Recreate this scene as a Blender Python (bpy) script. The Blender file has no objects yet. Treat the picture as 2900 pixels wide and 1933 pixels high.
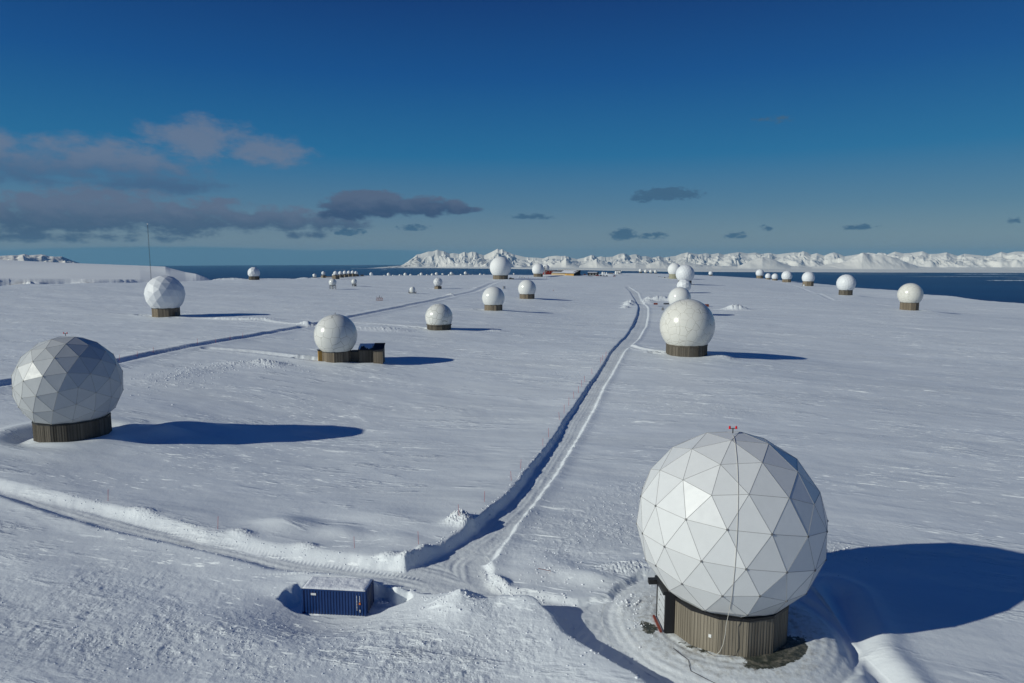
import bpy, bmesh, math, random
import numpy as np
from mathutils import Vector, Matrix
R_ = math.radians
rnd = random.Random(7)
scn = bpy.context.scene
COL = scn.collection
# ------------------------------------------------------------------ camera
cam = bpy.data.cameras.new('camera'); camo = bpy.data.objects.new('camera', cam); COL.objects.link(camo)
camo.location = (0, 0, 0); camo.rotation_euler = (R_(90 - 7.13), 0, 0)
cam.sensor_width = 36; cam.lens = 36 * 1931 / 2900
cam.clip_start = 0.5; cam.clip_end = 300000
scn.camera = camo
# ------------------------------------------------------------------ light
SUN_EL, SUN_AZ = R_(24), R_(24)          # travels to +x, 24 deg towards +y
sdir = Vector((math.cos(SUN_AZ) * math.cos(SUN_EL), math.sin(SUN_AZ) * math.cos(SUN_EL), -math.sin(SUN_EL)))
sl = bpy.data.lights.new('sun', 'SUN'); sl.energy = 3.4; sl.angle = R_(0.53); sl.color = (0.98, 0.988, 0.87)
so = bpy.data.objects.new('sun', sl); COL.objects.link(so)
so.rotation_euler = sdir.to_track_quat('-Z', 'Y').to_euler()
scn.view_settings.view_transform = 'Standard'; scn.view_settings.look = 'None'
scn.view_settings.exposure = 0.0; scn.view_settings.gamma = 1.0
try:
    scn.cycles.use_denoising = True
    scn.cycles.max_bounces = 6; scn.cycles.diffuse_bounces = 3; scn.cycles.glossy_bounces = 2
    scn.cycles.volume_bounces = 0; scn.cycles.caustics_reflective = False; scn.cycles.caustics_refractive = False
except Exception: pass

def N(nt, t, **k):
    n = nt.nodes.new(t)
    for a, b in k.items():
        if a.startswith('in_'):
            key = a[3:]; key = int(key) if key.isdigit() else key.replace('_', ' ')
            n.inputs[key].default_value = b
        else: setattr(n, a, b)
    return n
def mth(nt, op, a, b=None, c=None, clamp=False):
    n = nt.nodes.new('ShaderNodeMath'); n.operation = op; n.use_clamp = clamp
    for i, s in enumerate((a, b, c)):
        if s is None: continue
        if isinstance(s, (int, float)): n.inputs[i].default_value = s
        else: nt.links.new(s, n.inputs[i])
    return n.outputs[0]
def mixc(nt, fac, a, b, mode='MIX'):
    n = nt.nodes.new('ShaderNodeMix'); n.data_type = 'RGBA'; n.blend_type = mode
    for i, s in ((0, fac), (6, a), (7, b)):
        if isinstance(s, (int, float)): n.inputs[i].default_value = s
        elif isinstance(s, tuple): n.inputs[i].default_value = s + ((1,) if len(s) == 3 else ())
        else: nt.links.new(s, n.inputs[i])
    return n.outputs[2]

# ------------------------------------------------------------------ sky
SKY_GAIN = 1.0
def make_world():
    w = bpy.data.worlds.new('World'); scn.world = w; w.use_nodes = True
    nt = w.node_tree; nt.nodes.clear()
    L = nt.links.new
    out = N(nt, 'ShaderNodeOutputWorld'); bg = N(nt, 'ShaderNodeBackground'); bg.inputs[1].default_value = 0.1
    L(bg.outputs[0], out.inputs[0])
    sky = N(nt, 'ShaderNodeTexSky'); sky.sky_type = 'NISHITA'; sky.sun_disc = False
    sky.sun_elevation = SUN_EL; sky.sun_rotation = math.atan2(-math.cos(SUN_AZ), -math.sin(SUN_AZ))
    sky.altitude = 500; sky.air_density = 1.0; sky.dust_density = 0.3; sky.ozone_density = 3.0
    # camera-like saturation of the clean arctic sky
    tc = N(nt, 'ShaderNodeTexCoord'); sep = N(nt, 'ShaderNodeSeparateXYZ'); L(tc.outputs['Generated'], sep.inputs[0])
    x, y, z = sep.outputs
    hz = mth(nt, 'SQRT', mth(nt, 'ADD', mth(nt, 'MULTIPLY', x, x), mth(nt, 'MULTIPLY', y, y)))
    az = mth(nt, 'MULTIPLY', mth(nt, 'ARCTAN2', x, y), 57.2958)
    el = mth(nt, 'MULTIPLY', mth(nt, 'ARCTAN2', z, hz), 57.2958)
    # deep, saturated high-latitude blue: the physical sky, graded by elevation
    sc = nt.nodes.new('ShaderNodeSeparateColor'); L(sky.outputs[0], sc.inputs[0])
    cc = nt.nodes.new('ShaderNodeCombineColor')
    for i, (g, p) in enumerate(SKYMAP):
        L(mth(nt, 'MULTIPLY', mth(nt, 'POWER', mth(nt, 'MAXIMUM', sc.outputs[i], 0.0001), p), g), cc.inputs[i])
    rp = N(nt, 'ShaderNodeValToRGB'); cr = rp.color_ramp
    L(mth(nt, 'MULTIPLY', el, 1 / 60.0), rp.inputs[0])
    while len(cr.elements) < len(SKYRAMP): cr.elements.new(0.5)
    for e, (p, c) in zip(cr.elements, SKYRAMP): e.position = p / 60.0; e.color = (*c, 1)
    vs = N(nt, 'ShaderNodeVectorMath', operation='SCALE'); L(rp.outputs[0], vs.inputs[0]); vs.inputs['Scale'].default_value = 10.0
    base = mixc(nt, 0.06, vs.outputs[0], cc.outputs[0])
    # low clouds (direction space: azimuth / elevation in degrees, i.e. at the sky's distance)
    def field(blobs, nscale, namp, seed):
        cx = N(nt, 'ShaderNodeCombineXYZ'); L(mth(nt, 'MULTIPLY', az, 0.8), cx.inputs[0]); L(mth(nt, 'MULTIPLY', el, 1.6), cx.inputs[1]); cx.inputs[2].default_value = seed
        nz = N(nt, 'ShaderNodeTexNoise', in_Scale=nscale, in_Detail=8.0, in_Roughness=0.6); L(cx.outputs[0], nz.inputs['Vector'])
        n1 = mth(nt, 'MULTIPLY', mth(nt, 'SUBTRACT', nz.outputs[0], 0.5), namp)
        f = None
        for (a0, e0, ra, up, dn, st) in blobs:
            da = mth(nt, 'MULTIPLY', mth(nt, 'SUBTRACT', az, a0), 1 / ra)
            de = mth(nt, 'SUBTRACT', el, e0)
            de = mth(nt, 'ADD', mth(nt, 'MULTIPLY', mth(nt, 'MAXIMUM', de, 0), 1 / up), mth(nt, 'MULTIPLY', mth(nt, 'MINIMUM', de, 0), 1 / dn))
            r = mth(nt, 'SUBTRACT', st, mth(nt, 'ADD', mth(nt, 'MULTIPLY', da, da), mth(nt, 'MULTIPLY', de, de)))
            r = mth(nt, 'MAXIMUM', r, -1.5)
            f = r if f is None else mth(nt, 'MAXIMUM', f, r)
        return mth(nt, 'ADD', f, n1), nz.outputs[0]
    def layer(base, blobs, ns, na, seed, lo, hi, amax, cdark, clite, ebot, etop):
        f, nz = field(blobs, ns, na, seed)
        mr = N(nt, 'ShaderNodeMapRange', interpolation_type='SMOOTHSTEP'); L(f, mr.inputs[0])
        mr.inputs[1].default_value = lo; mr.inputs[2].default_value = hi; mr.inputs[4].default_value = amax
        t = N(nt, 'ShaderNodeMapRange', interpolation_type='SMOOTHSTEP'); L(mth(nt, 'ADD', el, mth(nt, 'MULTIPLY', mth(nt, 'SUBTRACT', nz, 0.5), 2.2)), t.inputs[0])
        t.inputs[1].default_value = ebot; t.inputs[2].default_value = etop
        # cloud colours are given for background strength 1, hence x10
        c = mixc(nt, t.outputs[0], tuple(v * 10 for v in cdark), tuple(v * 10 for v in clite))
        return mixc(nt, mr.outputs[0], base, c)
    for a in CLOUDS: base = layer(base, *a)
    L(base, bg.inputs[0])
SKYMAP = [(0.25, 1.6), (0.30, 1.6), (0.55, 1.2)]
# elevation in degrees, linear colour
SKYRAMP = [(0, (0.175, 0.24, 0.30)), (1.5, (0.155, 0.23, 0.30)), (4, (0.082, 0.185, 0.30)), (8, (0.016, 0.142, 0.31)), (14, (0.007, 0.078, 0.255)), (21, (0.0050, 0.034, 0.155)), (40, (0.0042, 0.026, 0.12)), (60, (0.0042, 0.025, 0.115))]
CLOUDS = [
 # far dark-blue bank sitting on the sea horizon
 ([(-26, -0.35, 16, 1.15, 1.2, 1.0), (-12, -0.3, 10, 0.9, 1.0, 1.0)], 1.2, 0.25, 3.1, 0.0, 0.35, 0.75, (0.055, 0.16, 0.25), (0.07, 0.18, 0.27), -1, 2),
 # high soft layer, upper left
 ([(-30.5, 6.4, 8.5, 2.3, 1.5, 1.0), (-38, 5.9, 8, 2.6, 1.6, 1.0), (-24, 8.5, 5.0, 2.1, 1.6, 1.0), (-19.5, 7.9, 4.4, 1.5, 1.2, 1.0), (-27, 5.2, 6, 1.0, 0.8, 1.0)], 0.6, 2.6, 0.0, 0.0, 1.1, 0.82, (0.055, 0.115, 0.22), (0.145, 0.19, 0.28), 5.0, 7.6),
 # lower band, left to centre
 ([(-37, 2.8, 8, 2.1, 1.9, 1.1), (-31, 3.2, 7, 1.9, 1.9, 1.1), (-25, 3.0, 7, 1.5, 1.7, 1.1), (-19, 2.8, 5, 1.3, 1.2, 1.0), (-14.5, 2.7, 3.6, 1.1, 1.0, 1.0), (-33, 1.3, 9, .5, .5, .9), (-17, 1.7, 3.2, .5, .5, .7)], 0.75, 3.2, 5.0, 0.1, 0.9, 0.88, (0.040, 0.085, 0.165), (0.112, 0.150, 0.232), 1.9, 3.9),
 ([(-11.5, 4.0, 4.6, 1.5, 1.1, 1.0), (-7.5, 4.0, 4.5, 1.0, 0.9, 1.0), (-13.5, 3.4, 3.2, .7, .7, .8), (-4.9, 3.8, 3.0, .5, .5, .8)], 0.8, 2.2, 9.0, 0.05, 0.6, 0.96, (0.036, 0.074, 0.155), (0.090, 0.130, 0.212), 3.2, 4.9),
 # scattered dark scraps
 ([(-8.2, 2.35, 1.5, .35, .3, 1), (-13.3, 1.9, 1.6, .4, .35, 1), (1.6, 3.2, 2.2, .35, .25, 1), (12.8, 4.9, 2.3, .6, .45, 1.5), (10.8, 4.7, 1.1, .6, .4, 1.4), (9.2, 1.7, 1.1, .6, .4, 1.4), (11.6, 1.6, 1.5, .4, .3, 1), (18.0, 1.6, 1.3, .4, .3, .9), (26.7, 2.1, 1.4, .3, .2, 1), (20.3, 2.2, .6, .3, .3, .9), (20.3, 10.2, 1.9, .5, .5, .6), (36.0, 2.3, .5, .4, .3, .7)], 2.2, 3.8, 14.0, 0.1, 1.0, 0.85, (0.035, 0.10, 0.185), (0.05, 0.12, 0.21), 1.5, 5.5),
]
make_world()

# ------------------------------------------------------------------ helpers
def link(o, parent=None, label=None, cat=None, group=None, kind=None):
    COL.objects.link(o)
    if parent is not None: o.parent = parent
    if label: o['label'] = label
    if cat: o['category'] = cat
    if group: o['group'] = group
    if kind: o['kind'] = kind
    return o
def empty(name, loc, rz=0, label=None, cat=None, group=None):
    o = bpy.data.objects.new(name, None); o.location = loc; o.rotation_euler = (0, 0, rz)
    o.empty_display_size = 0.5
    return link(o, None, label, cat, group)
class MB:
    def __init__(s): s.v = []; s.f = []; s.m = []; s.t = []
    def add(s, vs, fs, m=0, t=1.0):
        b = len(s.v); s.v += [tuple(v) for v in vs]
        for f in fs: s.f.append(tuple(b + i for i in f)); s.m.append(m); s.t.append(t)
        return s
    def box(s, cx, cy, cz, sx, sy, sz, rz=0, m=0, t=1.0):
        c, n = math.cos(rz), math.sin(rz); vs = []
        for z in (-.5, .5):
            for x, y in ((-.5, -.5), (.5, -.5), (.5, .5), (-.5, .5)):
                X, Y = x * sx, y * sy; vs.append((cx + X * c - Y * n, cy + X * n + Y * c, cz + z * sz))
        return s.add(vs, [(0, 3, 2, 1), (4, 5, 6, 7), (0, 1, 5, 4), (1, 2, 6, 5), (2, 3, 7, 6), (3, 0, 4, 7)], m, t)
    def prism(s, poly, z0, z1, m=0, t=1.0, cap=True):
        n = len(poly); vs = [(x, y, z0) for x, y in poly] + [(x, y, z1) for x, y in poly]
        fs = [(i, (i + 1) % n, n + (i + 1) % n, n + i) for i in range(n)]
        if cap: fs += [tuple(range(n, 2 * n)), tuple(reversed(range(n)))]
        return s.add(vs, fs, m, t)
    def cyl(s, p, q, r, n=8, r2=None, m=0, t=1.0):
        p, q = Vector(p), Vector(q); r2 = r if r2 is None else r2
        d = (q - p).normalized(); a = d.orthogonal().normalized(); b = d.cross(a); vs = []
        for c, rr in ((p, r), (q, r2)):
            for i in range(n):
                th = 2 * math.pi * i / n; vs.append(c + (a * math.cos(th) + b * math.sin(th)) * rr)
        fs = [(i, (i + 1) % n, n + (i + 1) % n, n + i) for i in range(n)] + [tuple(range(n, 2 * n)), tuple(reversed(range(n)))]
        return s.add(vs, fs, m, t)
    def tube(s, pts, r, n=6, m=0):
        for a, b in zip(pts[:-1], pts[1:]): s.cyl(a, b, r, n, m=m)
        return s
    def build(s, name, mat, parent=None, smooth=False, bevel=0, **k):
        me = bpy.data.meshes.new(name); me.from_pydata([tuple(v) for v in s.v], [], s.f)
        mats = mat if isinstance(mat, (list, tuple)) else [mat]
        for mm in mats: me.materials.append(mm)
        me.polygons.foreach_set('material_index', s.m)
        if smooth: me.polygons.foreach_set('use_smooth', [True] * len(s.f))
        at = me.attributes.new('tone', 'FLOAT', 'FACE'); at.data.foreach_set('value', s.t)
        me.update()
        o = bpy.data.objects.new(name, me)
        if bevel:
            b = o.modifiers.new('bevel', 'BEVEL'); b.width = bevel; b.segments = 2; b.limit_method = 'ANGLE'
        return link(o, parent, **k)

# ------------------------------------------------------------------ materials
def mat(name, col, rough=0.6, spec=0.5, metal=0, var=0.0, vscale=2.0, bump=0.0, bscale=20.0, bdist=0.02, tone=0.0, streak=False, coat=0):
    m = bpy.data.materials.new(name); m.use_nodes = True; nt = m.node_tree; L = nt.links.new
    b = nt.nodes['Principled BSDF']; b.inputs['Roughness'].default_value = rough; b.inputs['Metallic'].default_value = metal
    b.inputs['Specular IOR Level'].default_value = spec
    if coat: b.inputs['Coat Weight'].default_value = coat; b.inputs['Coat Roughness'].default_value = 0.06
    b.inputs['Base Color'].default_value = (*col, 1)
    tc = N(nt, 'ShaderNodeTexCoord')
    c = None
    if var or tone:
        fac = None
        if var:
            mp = N(nt, 'ShaderNodeMapping'); L(tc.outputs['Object'], mp.inputs[0])
            if streak: mp.inputs['Scale'].default_value = (1, 1, 0.12)
            nz = N(nt, 'ShaderNodeTexNoise', in_Scale=vscale, in_Detail=5.0, in_Roughness=0.6); L(mp.outputs[0], nz.inputs['Vector'])
            fac = mth(nt, 'ADD', mth(nt, 'MULTIPLY', mth(nt, 'SUBTRACT', nz.outputs[0], 0.5), 2 * var), 1.0)
            L(mth(nt, 'ADD', mth(nt, 'MULTIPLY', mth(nt, 'SUBTRACT', nz.outputs[0], 0.5), 0.25), rough), b.inputs['Roughness'])
        if tone:
            at = N(nt, 'ShaderNodeAttribute', attribute_name='tone')
            tv = mth(nt, 'ADD', mth(nt, 'MULTIPLY', mth(nt, 'SUBTRACT', at.outputs['Fac'], 1.0), tone), 1.0)
            fac = tv if fac is None else mth(nt, 'MULTIPLY', fac, tv)
        vm = N(nt, 'ShaderNodeVectorMath', operation='SCALE'); vm.inputs[0].default_value = col; L(fac, vm.inputs['Scale'])
        L(vm.outputs[0], b.inputs['Base Color'])
    if bump:
        nz = N(nt, 'ShaderNodeTexNoise', in_Scale=bscale, in_Detail=4.0); L(tc.outputs['Object'], nz.inputs['Vector'])
        bp = N(nt, 'ShaderNodeBump', in_Strength=bump, in_Distance=bdist); L(nz.outputs[0], bp.inputs['Height']); L(bp.outputs[0], b.inputs['Normal'])
    return m
def seam_mat(name, col, line, scale, width, rough=0.22, rand=0.75, seed=0.0, coat=0.0):
    """smooth fibreglass shell with irregular polygon panel seams"""
    m = bpy.data.materials.new(name); m.use_nodes = True; nt = m.node_tree; L = nt.links.new
    b = nt.nodes['Principled BSDF']; b.inputs['Roughness'].default_value = rough
    tc = N(nt, 'ShaderNodeTexCoord'); mp = N(nt, 'ShaderNodeMapping'); L(tc.outputs['Object'], mp.inputs[0]); mp.inputs['Location'].default_value = (seed, seed * .7, seed * 1.3)
    vo = N(nt, 'ShaderNodeTexVoronoi', feature='DISTANCE_TO_EDGE', in_Scale=scale, in_Randomness=rand); L(mp.outputs[0], vo.inputs['Vector'])
    mr = N(nt, 'ShaderNodeMapRange'); L(vo.outputs[0], mr.inputs[0]); mr.inputs[1].default_value = width * .5; mr.inputs[2].default_value = width; mr.inputs[3].default_value = 1; mr.inputs[4].default_value = 0
    v2 = N(nt, 'ShaderNodeTexVoronoi', feature='F1', in_Scale=scale, in_Randomness=rand); L(mp.outputs[0], v2.inputs['Vector'])
    sx = nt.nodes.new('ShaderNodeSeparateColor'); L(v2.outputs['Color'], sx.inputs[0])
    nz = N(nt, 'ShaderNodeTexNoise', in_Scale=0.35, in_Detail=4.0); L(tc.outputs['Object'], nz.inputs['Vector'])
    f = mth(nt, 'ADD', mth(nt, 'MULTIPLY', sx.outputs[0], 0.05), mth(nt, 'ADD', mth(nt, 'MULTIPLY', nz.outputs[0], 0.10), 0.925))
    vm = N(nt, 'ShaderNodeVectorMath', operation='SCALE'); vm.inputs[0].default_value = col; L(f, vm.inputs['Scale'])
    L(mixc(nt, mr.outputs[0], vm.outputs[0], line), b.inputs['Base Color'])
    return m
M = {}
M['fabric'] = mat('white_membrane', (0.66, 0.67, 0.68), 0.36, 0.5, var=0.05, vscale=1.3, bump=0.25, bscale=1.1, bdist=0.05, tone=1.0)
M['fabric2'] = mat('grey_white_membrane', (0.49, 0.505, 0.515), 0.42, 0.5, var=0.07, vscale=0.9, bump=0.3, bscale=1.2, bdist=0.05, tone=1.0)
M['fabric3'] = mat('pale_membrane', (0.70, 0.72, 0.745), 0.5, 0.4, var=0.05, vscale=0.8, bump=0.2, bscale=1.0, bdist=0.05, tone=1.0)
M['seam'] = mat('panel_seam', (0.33, 0.33, 0.33), 0.6)
M['seam2'] = mat('panel_seam_pale', (0.27, 0.26, 0.24), 0.6)
M['hub'] = mat('hub_metal', (0.15, 0.15, 0.155), 0.5)
M['hub2'] = mat('hub_pale', (0.42, 0.40, 0.34), 0.5)
M['glossy'] = mat('gloss_shell', (0.70, 0.705, 0.69), 0.17, 0.5, var=0.04, vscale=0.4)
M['matte'] = mat('matte_shell', (0.74, 0.75, 0.755), 0.6, 0.3, var=0.04, vscale=0.3)
M['panelA'] = seam_mat('panel_shell_large', (0.68, 0.68, 0.65), (0.40, 0.40, 0.37), 0.33, 0.018, rand=.62, seed=7.7)
M['panelM'] = seam_mat('panel_shell_fine', (0.68, 0.67, 0.62), (0.37, 0.35, 0.30), 0.40, 0.015, rand=0.7, seed=9.3)
M['panelB'] = seam_mat('panel_shell_mid', (0.68, 0.68, 0.65), (0.34, 0.34, 0.31), 0.36, 0.030, seed=2.2)
M['wood_new'] = mat('timber_light', (0.215, 0.188, 0.150), 0.8, 0.2, var=0.25, vscale=3.0, tone=1.0, streak=True)
M['wood_old'] = mat('timber_grey', (0.105, 0.092, 0.075), 0.85, 0.2, var=0.35, vscale=1.6, tone=1.0, streak=True)
M['wood_mid'] = mat('timber_brown', (0.19, 0.155, 0.115), 0.85, 0.2, var=0.3, vscale=1.6, tone=1.0, streak=True)
M['wood_yel'] = mat('timber_ochre', (0.42, 0.25, 0.075), 0.8, 0.2, var=0.15, vscale=2, tone=1.0, streak=True)
M['wood_tan'] = mat('timber_tan', (0.42, 0.33, 0.22), 0.8, 0.2, var=0.12, vscale=2, tone=0.6)
M['concrete'] = mat('concrete', (0.30, 0.29, 0.21), 0.85, 0.2, var=0.12, vscale=1)
M['black'] = mat('black_flashing', (0.012, 0.012, 0.014), 0.45, 0.4)
M['darkmetal'] = mat('dark_metal', (0.045, 0.045, 0.05), 0.5, 0.5)
M['grey'] = mat('grey_steel', (0.22, 0.22, 0.23), 0.5, 0.5, var=0.1)
M['plinth'] = mat('plinth', (0.05, 0.055, 0.06), 0.8, 0.2, var=0.2, vscale=4)
M['red'] = mat('red_paint', (0.42, 0.018, 0.012), 0.5, 0.4, var=0.1)
M['redwall'] = mat('red_boarding', (0.26, 0.028, 0.022), 0.75, 0.2, var=0.12, tone=0.6)
M['rust'] = mat('rusty_steel', (0.20, 0.045, 0.03), 0.7, 0.3, var=0.3)
M['redlamp'] = mat('red_lens', (0.65, 0.01, 0.015), 0.2, 0.5)
M['white'] = mat('white_paint', (0.75, 0.75, 0.74), 0.45, 0.4, var=0.04)
M['doorgrey'] = mat('door_panel', (0.52, 0.54, 0.56), 0.4, 0.5, var=0.05)
M['blue'] = mat('container_blue', (0.006, 0.036, 0.145), 0.45, 0.5, var=0.18, vscale=1.5)
M['glass'] = mat('dark_glass', (0.02, 0.03, 0.05), 0.08, 0.6)
M['rope'] = mat('rope', (0.5, 0.48, 0.44), 0.8, 0.1)
M['cable'] = mat('cable_dark', (0.05, 0.045, 0.05), 0.7, 0.2)
M['orange'] = mat('orange_sticker', (0.75, 0.2, 0.02), 0.5)
M['pole_red'] = mat('stake_red', (0.45, 0.03, 0.03), 0.6)
M['roofdark'] = mat('roof_felt', (0.018, 0.018, 0.022), 0.7, 0.3, var=0.2)
M['rubber'] = mat('rubber', (0.02, 0.02, 0.02), 0.8, 0.2)
M['carwhite'] = mat('car_white', (0.7, 0.7, 0.7), 0.25, 0.5)

def snow_mat(name, kind):
    m = bpy.data.materials.new(name); m.use_nodes = True; nt = m.node_tree; L = nt.links.new
    b = nt.nodes['Principled BSDF']; b.inputs['Roughness'].default_value = 0.55; b.inputs['Specular IOR Level'].default_value = 0.25
    geo = N(nt, 'ShaderNodeNewGeometry'); P = geo.outputs['Position']
    def noise(scale, sxyz=(1, 1, 1), rot=0.0, det=4.0, rough=0.55):
        mp = N(nt, 'ShaderNodeMapping'); L(P, mp.inputs[0]); mp.inputs['Rotation'].default_value = (0, 0, rot)
        mp2 = N(nt, 'ShaderNodeMapping'); L(mp.outputs[0], mp2.inputs[0]); mp2.inputs['Scale'].default_value = sxyz
        n = N(nt, 'ShaderNodeTexNoise', in_Scale=scale, in_Detail=det, in_Roughness=rough); L(mp2.outputs[0], n.inputs['Vector']); return n.outputs[0]
    def ramp(v, lo, hi, a=0., c=1.):
        n = N(nt, 'ShaderNodeMapRange', interpolation_type='SMOOTHSTEP'); L(v, n.inputs[0]); n.inputs[1].default_value = lo; n.inputs[2].default_value = hi; n.inputs[3].default_value = a; n.inputs[4].default_value = c; return n.outputs[0]
    base = (0.765, 0.805, 0.84) if kind != 'road' else (0.73, 0.765, 0.79)
    # wind crust / fresh drift patches: real albedo differences
    big = noise(0.02, (1, 3.5, 1), R_(12), 5)
    strk = noise(0.09, (0.35, 1.4, 1), R_(14), 6, 0.65)
    f = mth(nt, 'ADD', mth(nt, 'MULTIPLY', mth(nt, 'SUBTRACT', big, 0.5), 0.20), 0.97)
    f = mth(nt, 'ADD', f, mth(nt, 'MULTIPLY', mth(nt, 'SUBTRACT', strk, 0.5), 0.16 if kind != 'road' else 0.05))
    vm = N(nt, 'ShaderNodeVectorMath', operation='SCALE'); vm.inputs[0].default_value = base; L(f, vm.inputs['Scale'])
    col = vm.outputs[0]
    if kind in ('snow', 'road'):
        at = N(nt, 'ShaderNodeAttribute', attribute_name='bare')
        gn = noise(1.3, (1, 1, 1), 0, 8, 0.72)
        bf = ramp(mth(nt, 'ADD', at.outputs['Fac'], mth(nt, 'MULTIPLY', mth(nt, 'SUBTRACT', gn, 0.5), 2.2)), 0.45, 0.55)
        gcol = mixc(nt, ramp(noise(14, (1, 1, 1), 0, 4), 0.3, 0.7), (0.030, 0.038, 0.032), (0.065, 0.07, 0.058))
        col = mixc(nt, bf, col, gcol)
        dirt = N(nt, 'ShaderNodeAttribute', attribute_name='dirt')
        dn = ramp(noise(1.6, (1, 1, 1), 0, 6, 0.7), 0.42, 0.72)
        col = mixc(nt, mth(nt, 'MULTIPLY', dirt.outputs['Fac'], dn), col, (0.30, 0.27, 0.22))
    L(col, b.inputs['Base Color'])
    # relief
    rg = N(nt, 'ShaderNodeAttribute', attribute_name='rough')
    h = None
    def addh(v, k):
        nonlocal h
        t = mth(nt, 'MULTIPLY', v, k) if not isinstance(k, float) or True else v
        h = t if h is None else mth(nt, 'ADD', h, t)
    if kind == 'snow':
        # sastrugi: wind-cut ridges elongated along the wind, only in patches
        patch = mth(nt, 'MULTIPLY', ramp(noise(0.035, (1, 2.2, 1), R_(14), 3), 0.45, 0.62), ramp(noise(0.22, (0.5, 1.6, 1), R_(13), 3), 0.5, 0.68))
        sas = noise(0.5, (0.38, 1.5, 1), R_(13), 5, 0.62)
        sasr = mth(nt, 'POWER', mth(nt, 'SUBTRACT', 1.0, mth(nt, 'ABSOLUTE', mth(nt, 'MULTIPLY', mth(nt, 'SUBTRACT', sas, 0.5), 3.2))), 2.0)
        addh(sasr, mth(nt, 'ADD', mth(nt, 'MULTIPLY', patch, 0.17), 0.006))
        addh(noise(0.10, (0.6, 1.3, 1), R_(10), 3), 0.30)
        grain = noise(2.6, (1, 1, 1), 0, 5, 0.62)
        addh(grain, mth(nt, 'ADD', mth(nt, 'MULTIPLY', rg.outputs['Fac'], 0.22), 0.020))
        addh(noise(11, (1, 1, 1), 0, 3, 0.6), 0.012)
    else:
        addh(noise(1.6, (1, 1, 1), 0, 5, 0.65), 0.05)
        addh(noise(9, (1, 1, 1), 0, 3, 0.6), 0.02)
        tr = N(nt, 'ShaderNodeAttribute', attribute_name='track')
        w = mth(nt, 'SINE', mth(nt, 'MULTIPLY', tr.outputs['Fac'], 9.0))
        addh(w, 0.005)
        w2 = mth(nt, 'SINE', mth(nt, 'MULTIPLY', tr.outputs['Fac'], 2.2))
        addh(w2, 0.012)
    bp = N(nt, 'ShaderNodeBump', in_Strength=1.0, in_Distance=1.0); L(h, bp.inputs['Height'])
    if kind == 'snow':
        f1 = mth(nt, 'MAXIMUM', ramp(noise(0.75, (0.18, 1.0, 1), R_(13), 5, 0.65), 0.60, 0.68), ramp(noise(1.9, (0.25, 1.0, 1), R_(15), 5, 0.65), 0.59, 0.68))
        f2 = ramp(noise(0.030, (.8, 2.0, 1), R_(9), 4), 0.45, 0.58)
        fl = mth(nt, 'MULTIPLY', f1, mth(nt, 'ADD', mth(nt, 'MULTIPLY', f2, 0.97), 0.03))
        tl = N(nt, 'ShaderNodeVectorMath', operation='SCALE'); tl.inputs[0].default_value = (-0.50, -0.24, 0.0); L(fl, tl.inputs['Scale'])
        ad = N(nt, 'ShaderNodeVectorMath', operation='ADD'); L(bp.outputs[0], ad.inputs[0]); L(tl.outputs[0], ad.inputs[1])
        nm = N(nt, 'ShaderNodeVectorMath', operation='NORMALIZE'); L(ad.outputs[0], nm.inputs[0]); L(nm.outputs[0], b.inputs['Normal'])
    else: L(bp.outputs[0], b.inputs['Normal'])
    return m
M['snow'] = snow_mat('windblown_snow', 'snow')
M['road'] = snow_mat('packed_snow', 'road')
M['pile'] = mat('clean_snow', (0.80, 0.82, 0.86), 0.6, 0.2, var=0.06, vscale=1, bump=0.8, bscale=3, bdist=0.1)

# ------------------------------------------------------------------ noise
def _h(ix, iy, s):
    n = (ix * 374761393 + iy * 668265263 + s * 974634777) & 0x7fffffff
    n = ((n ^ (n >> 13)) * 1274126177) & 0x7fffffff
    n = (n ^ (n >> 16)) & 0xffff
    return n
def pn(x, y, s=0):
    ix = np.floor(x).astype(np.int64); iy = np.floor(y).astype(np.int64); fx = x - ix; fy = y - iy
    u = fx * fx * fx * (fx * (fx * 6 - 15) + 10); v = fy * fy * fy * (fy * (fy * 6 - 15) + 10)
    def g(dx, dy):
        a = _h(ix + dx, iy + dy, s) * (2 * np.pi / 65536); return np.cos(a) * (fx - dx) + np.sin(a) * (fy - dy)
    a = g(0, 0); b = g(1, 0); c = g(0, 1); d = g(1, 1)
    return ((a + (b - a) * u) * (1 - v) + (c + (d - c) * u) * v) * 1.5
def fbm(x, y, s=0, o=4, g=0.5, ridged=False):
    t = 0; a = 1; tot = 0
    for i in range(o):
        n = pn(x, y, s + i * 17)
        if ridged: n = 1 - 2 * np.abs(n)
        t = t + a * n; tot += a; a *= g; x = x * 2.03 + 3.1; y = y * 2.03 - 1.7
    return t / tot
def sstep(x, a, b):
    t = np.clip((x - a) / (b - a), 0, 1); return t * t * (3 - 2 * t)

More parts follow.
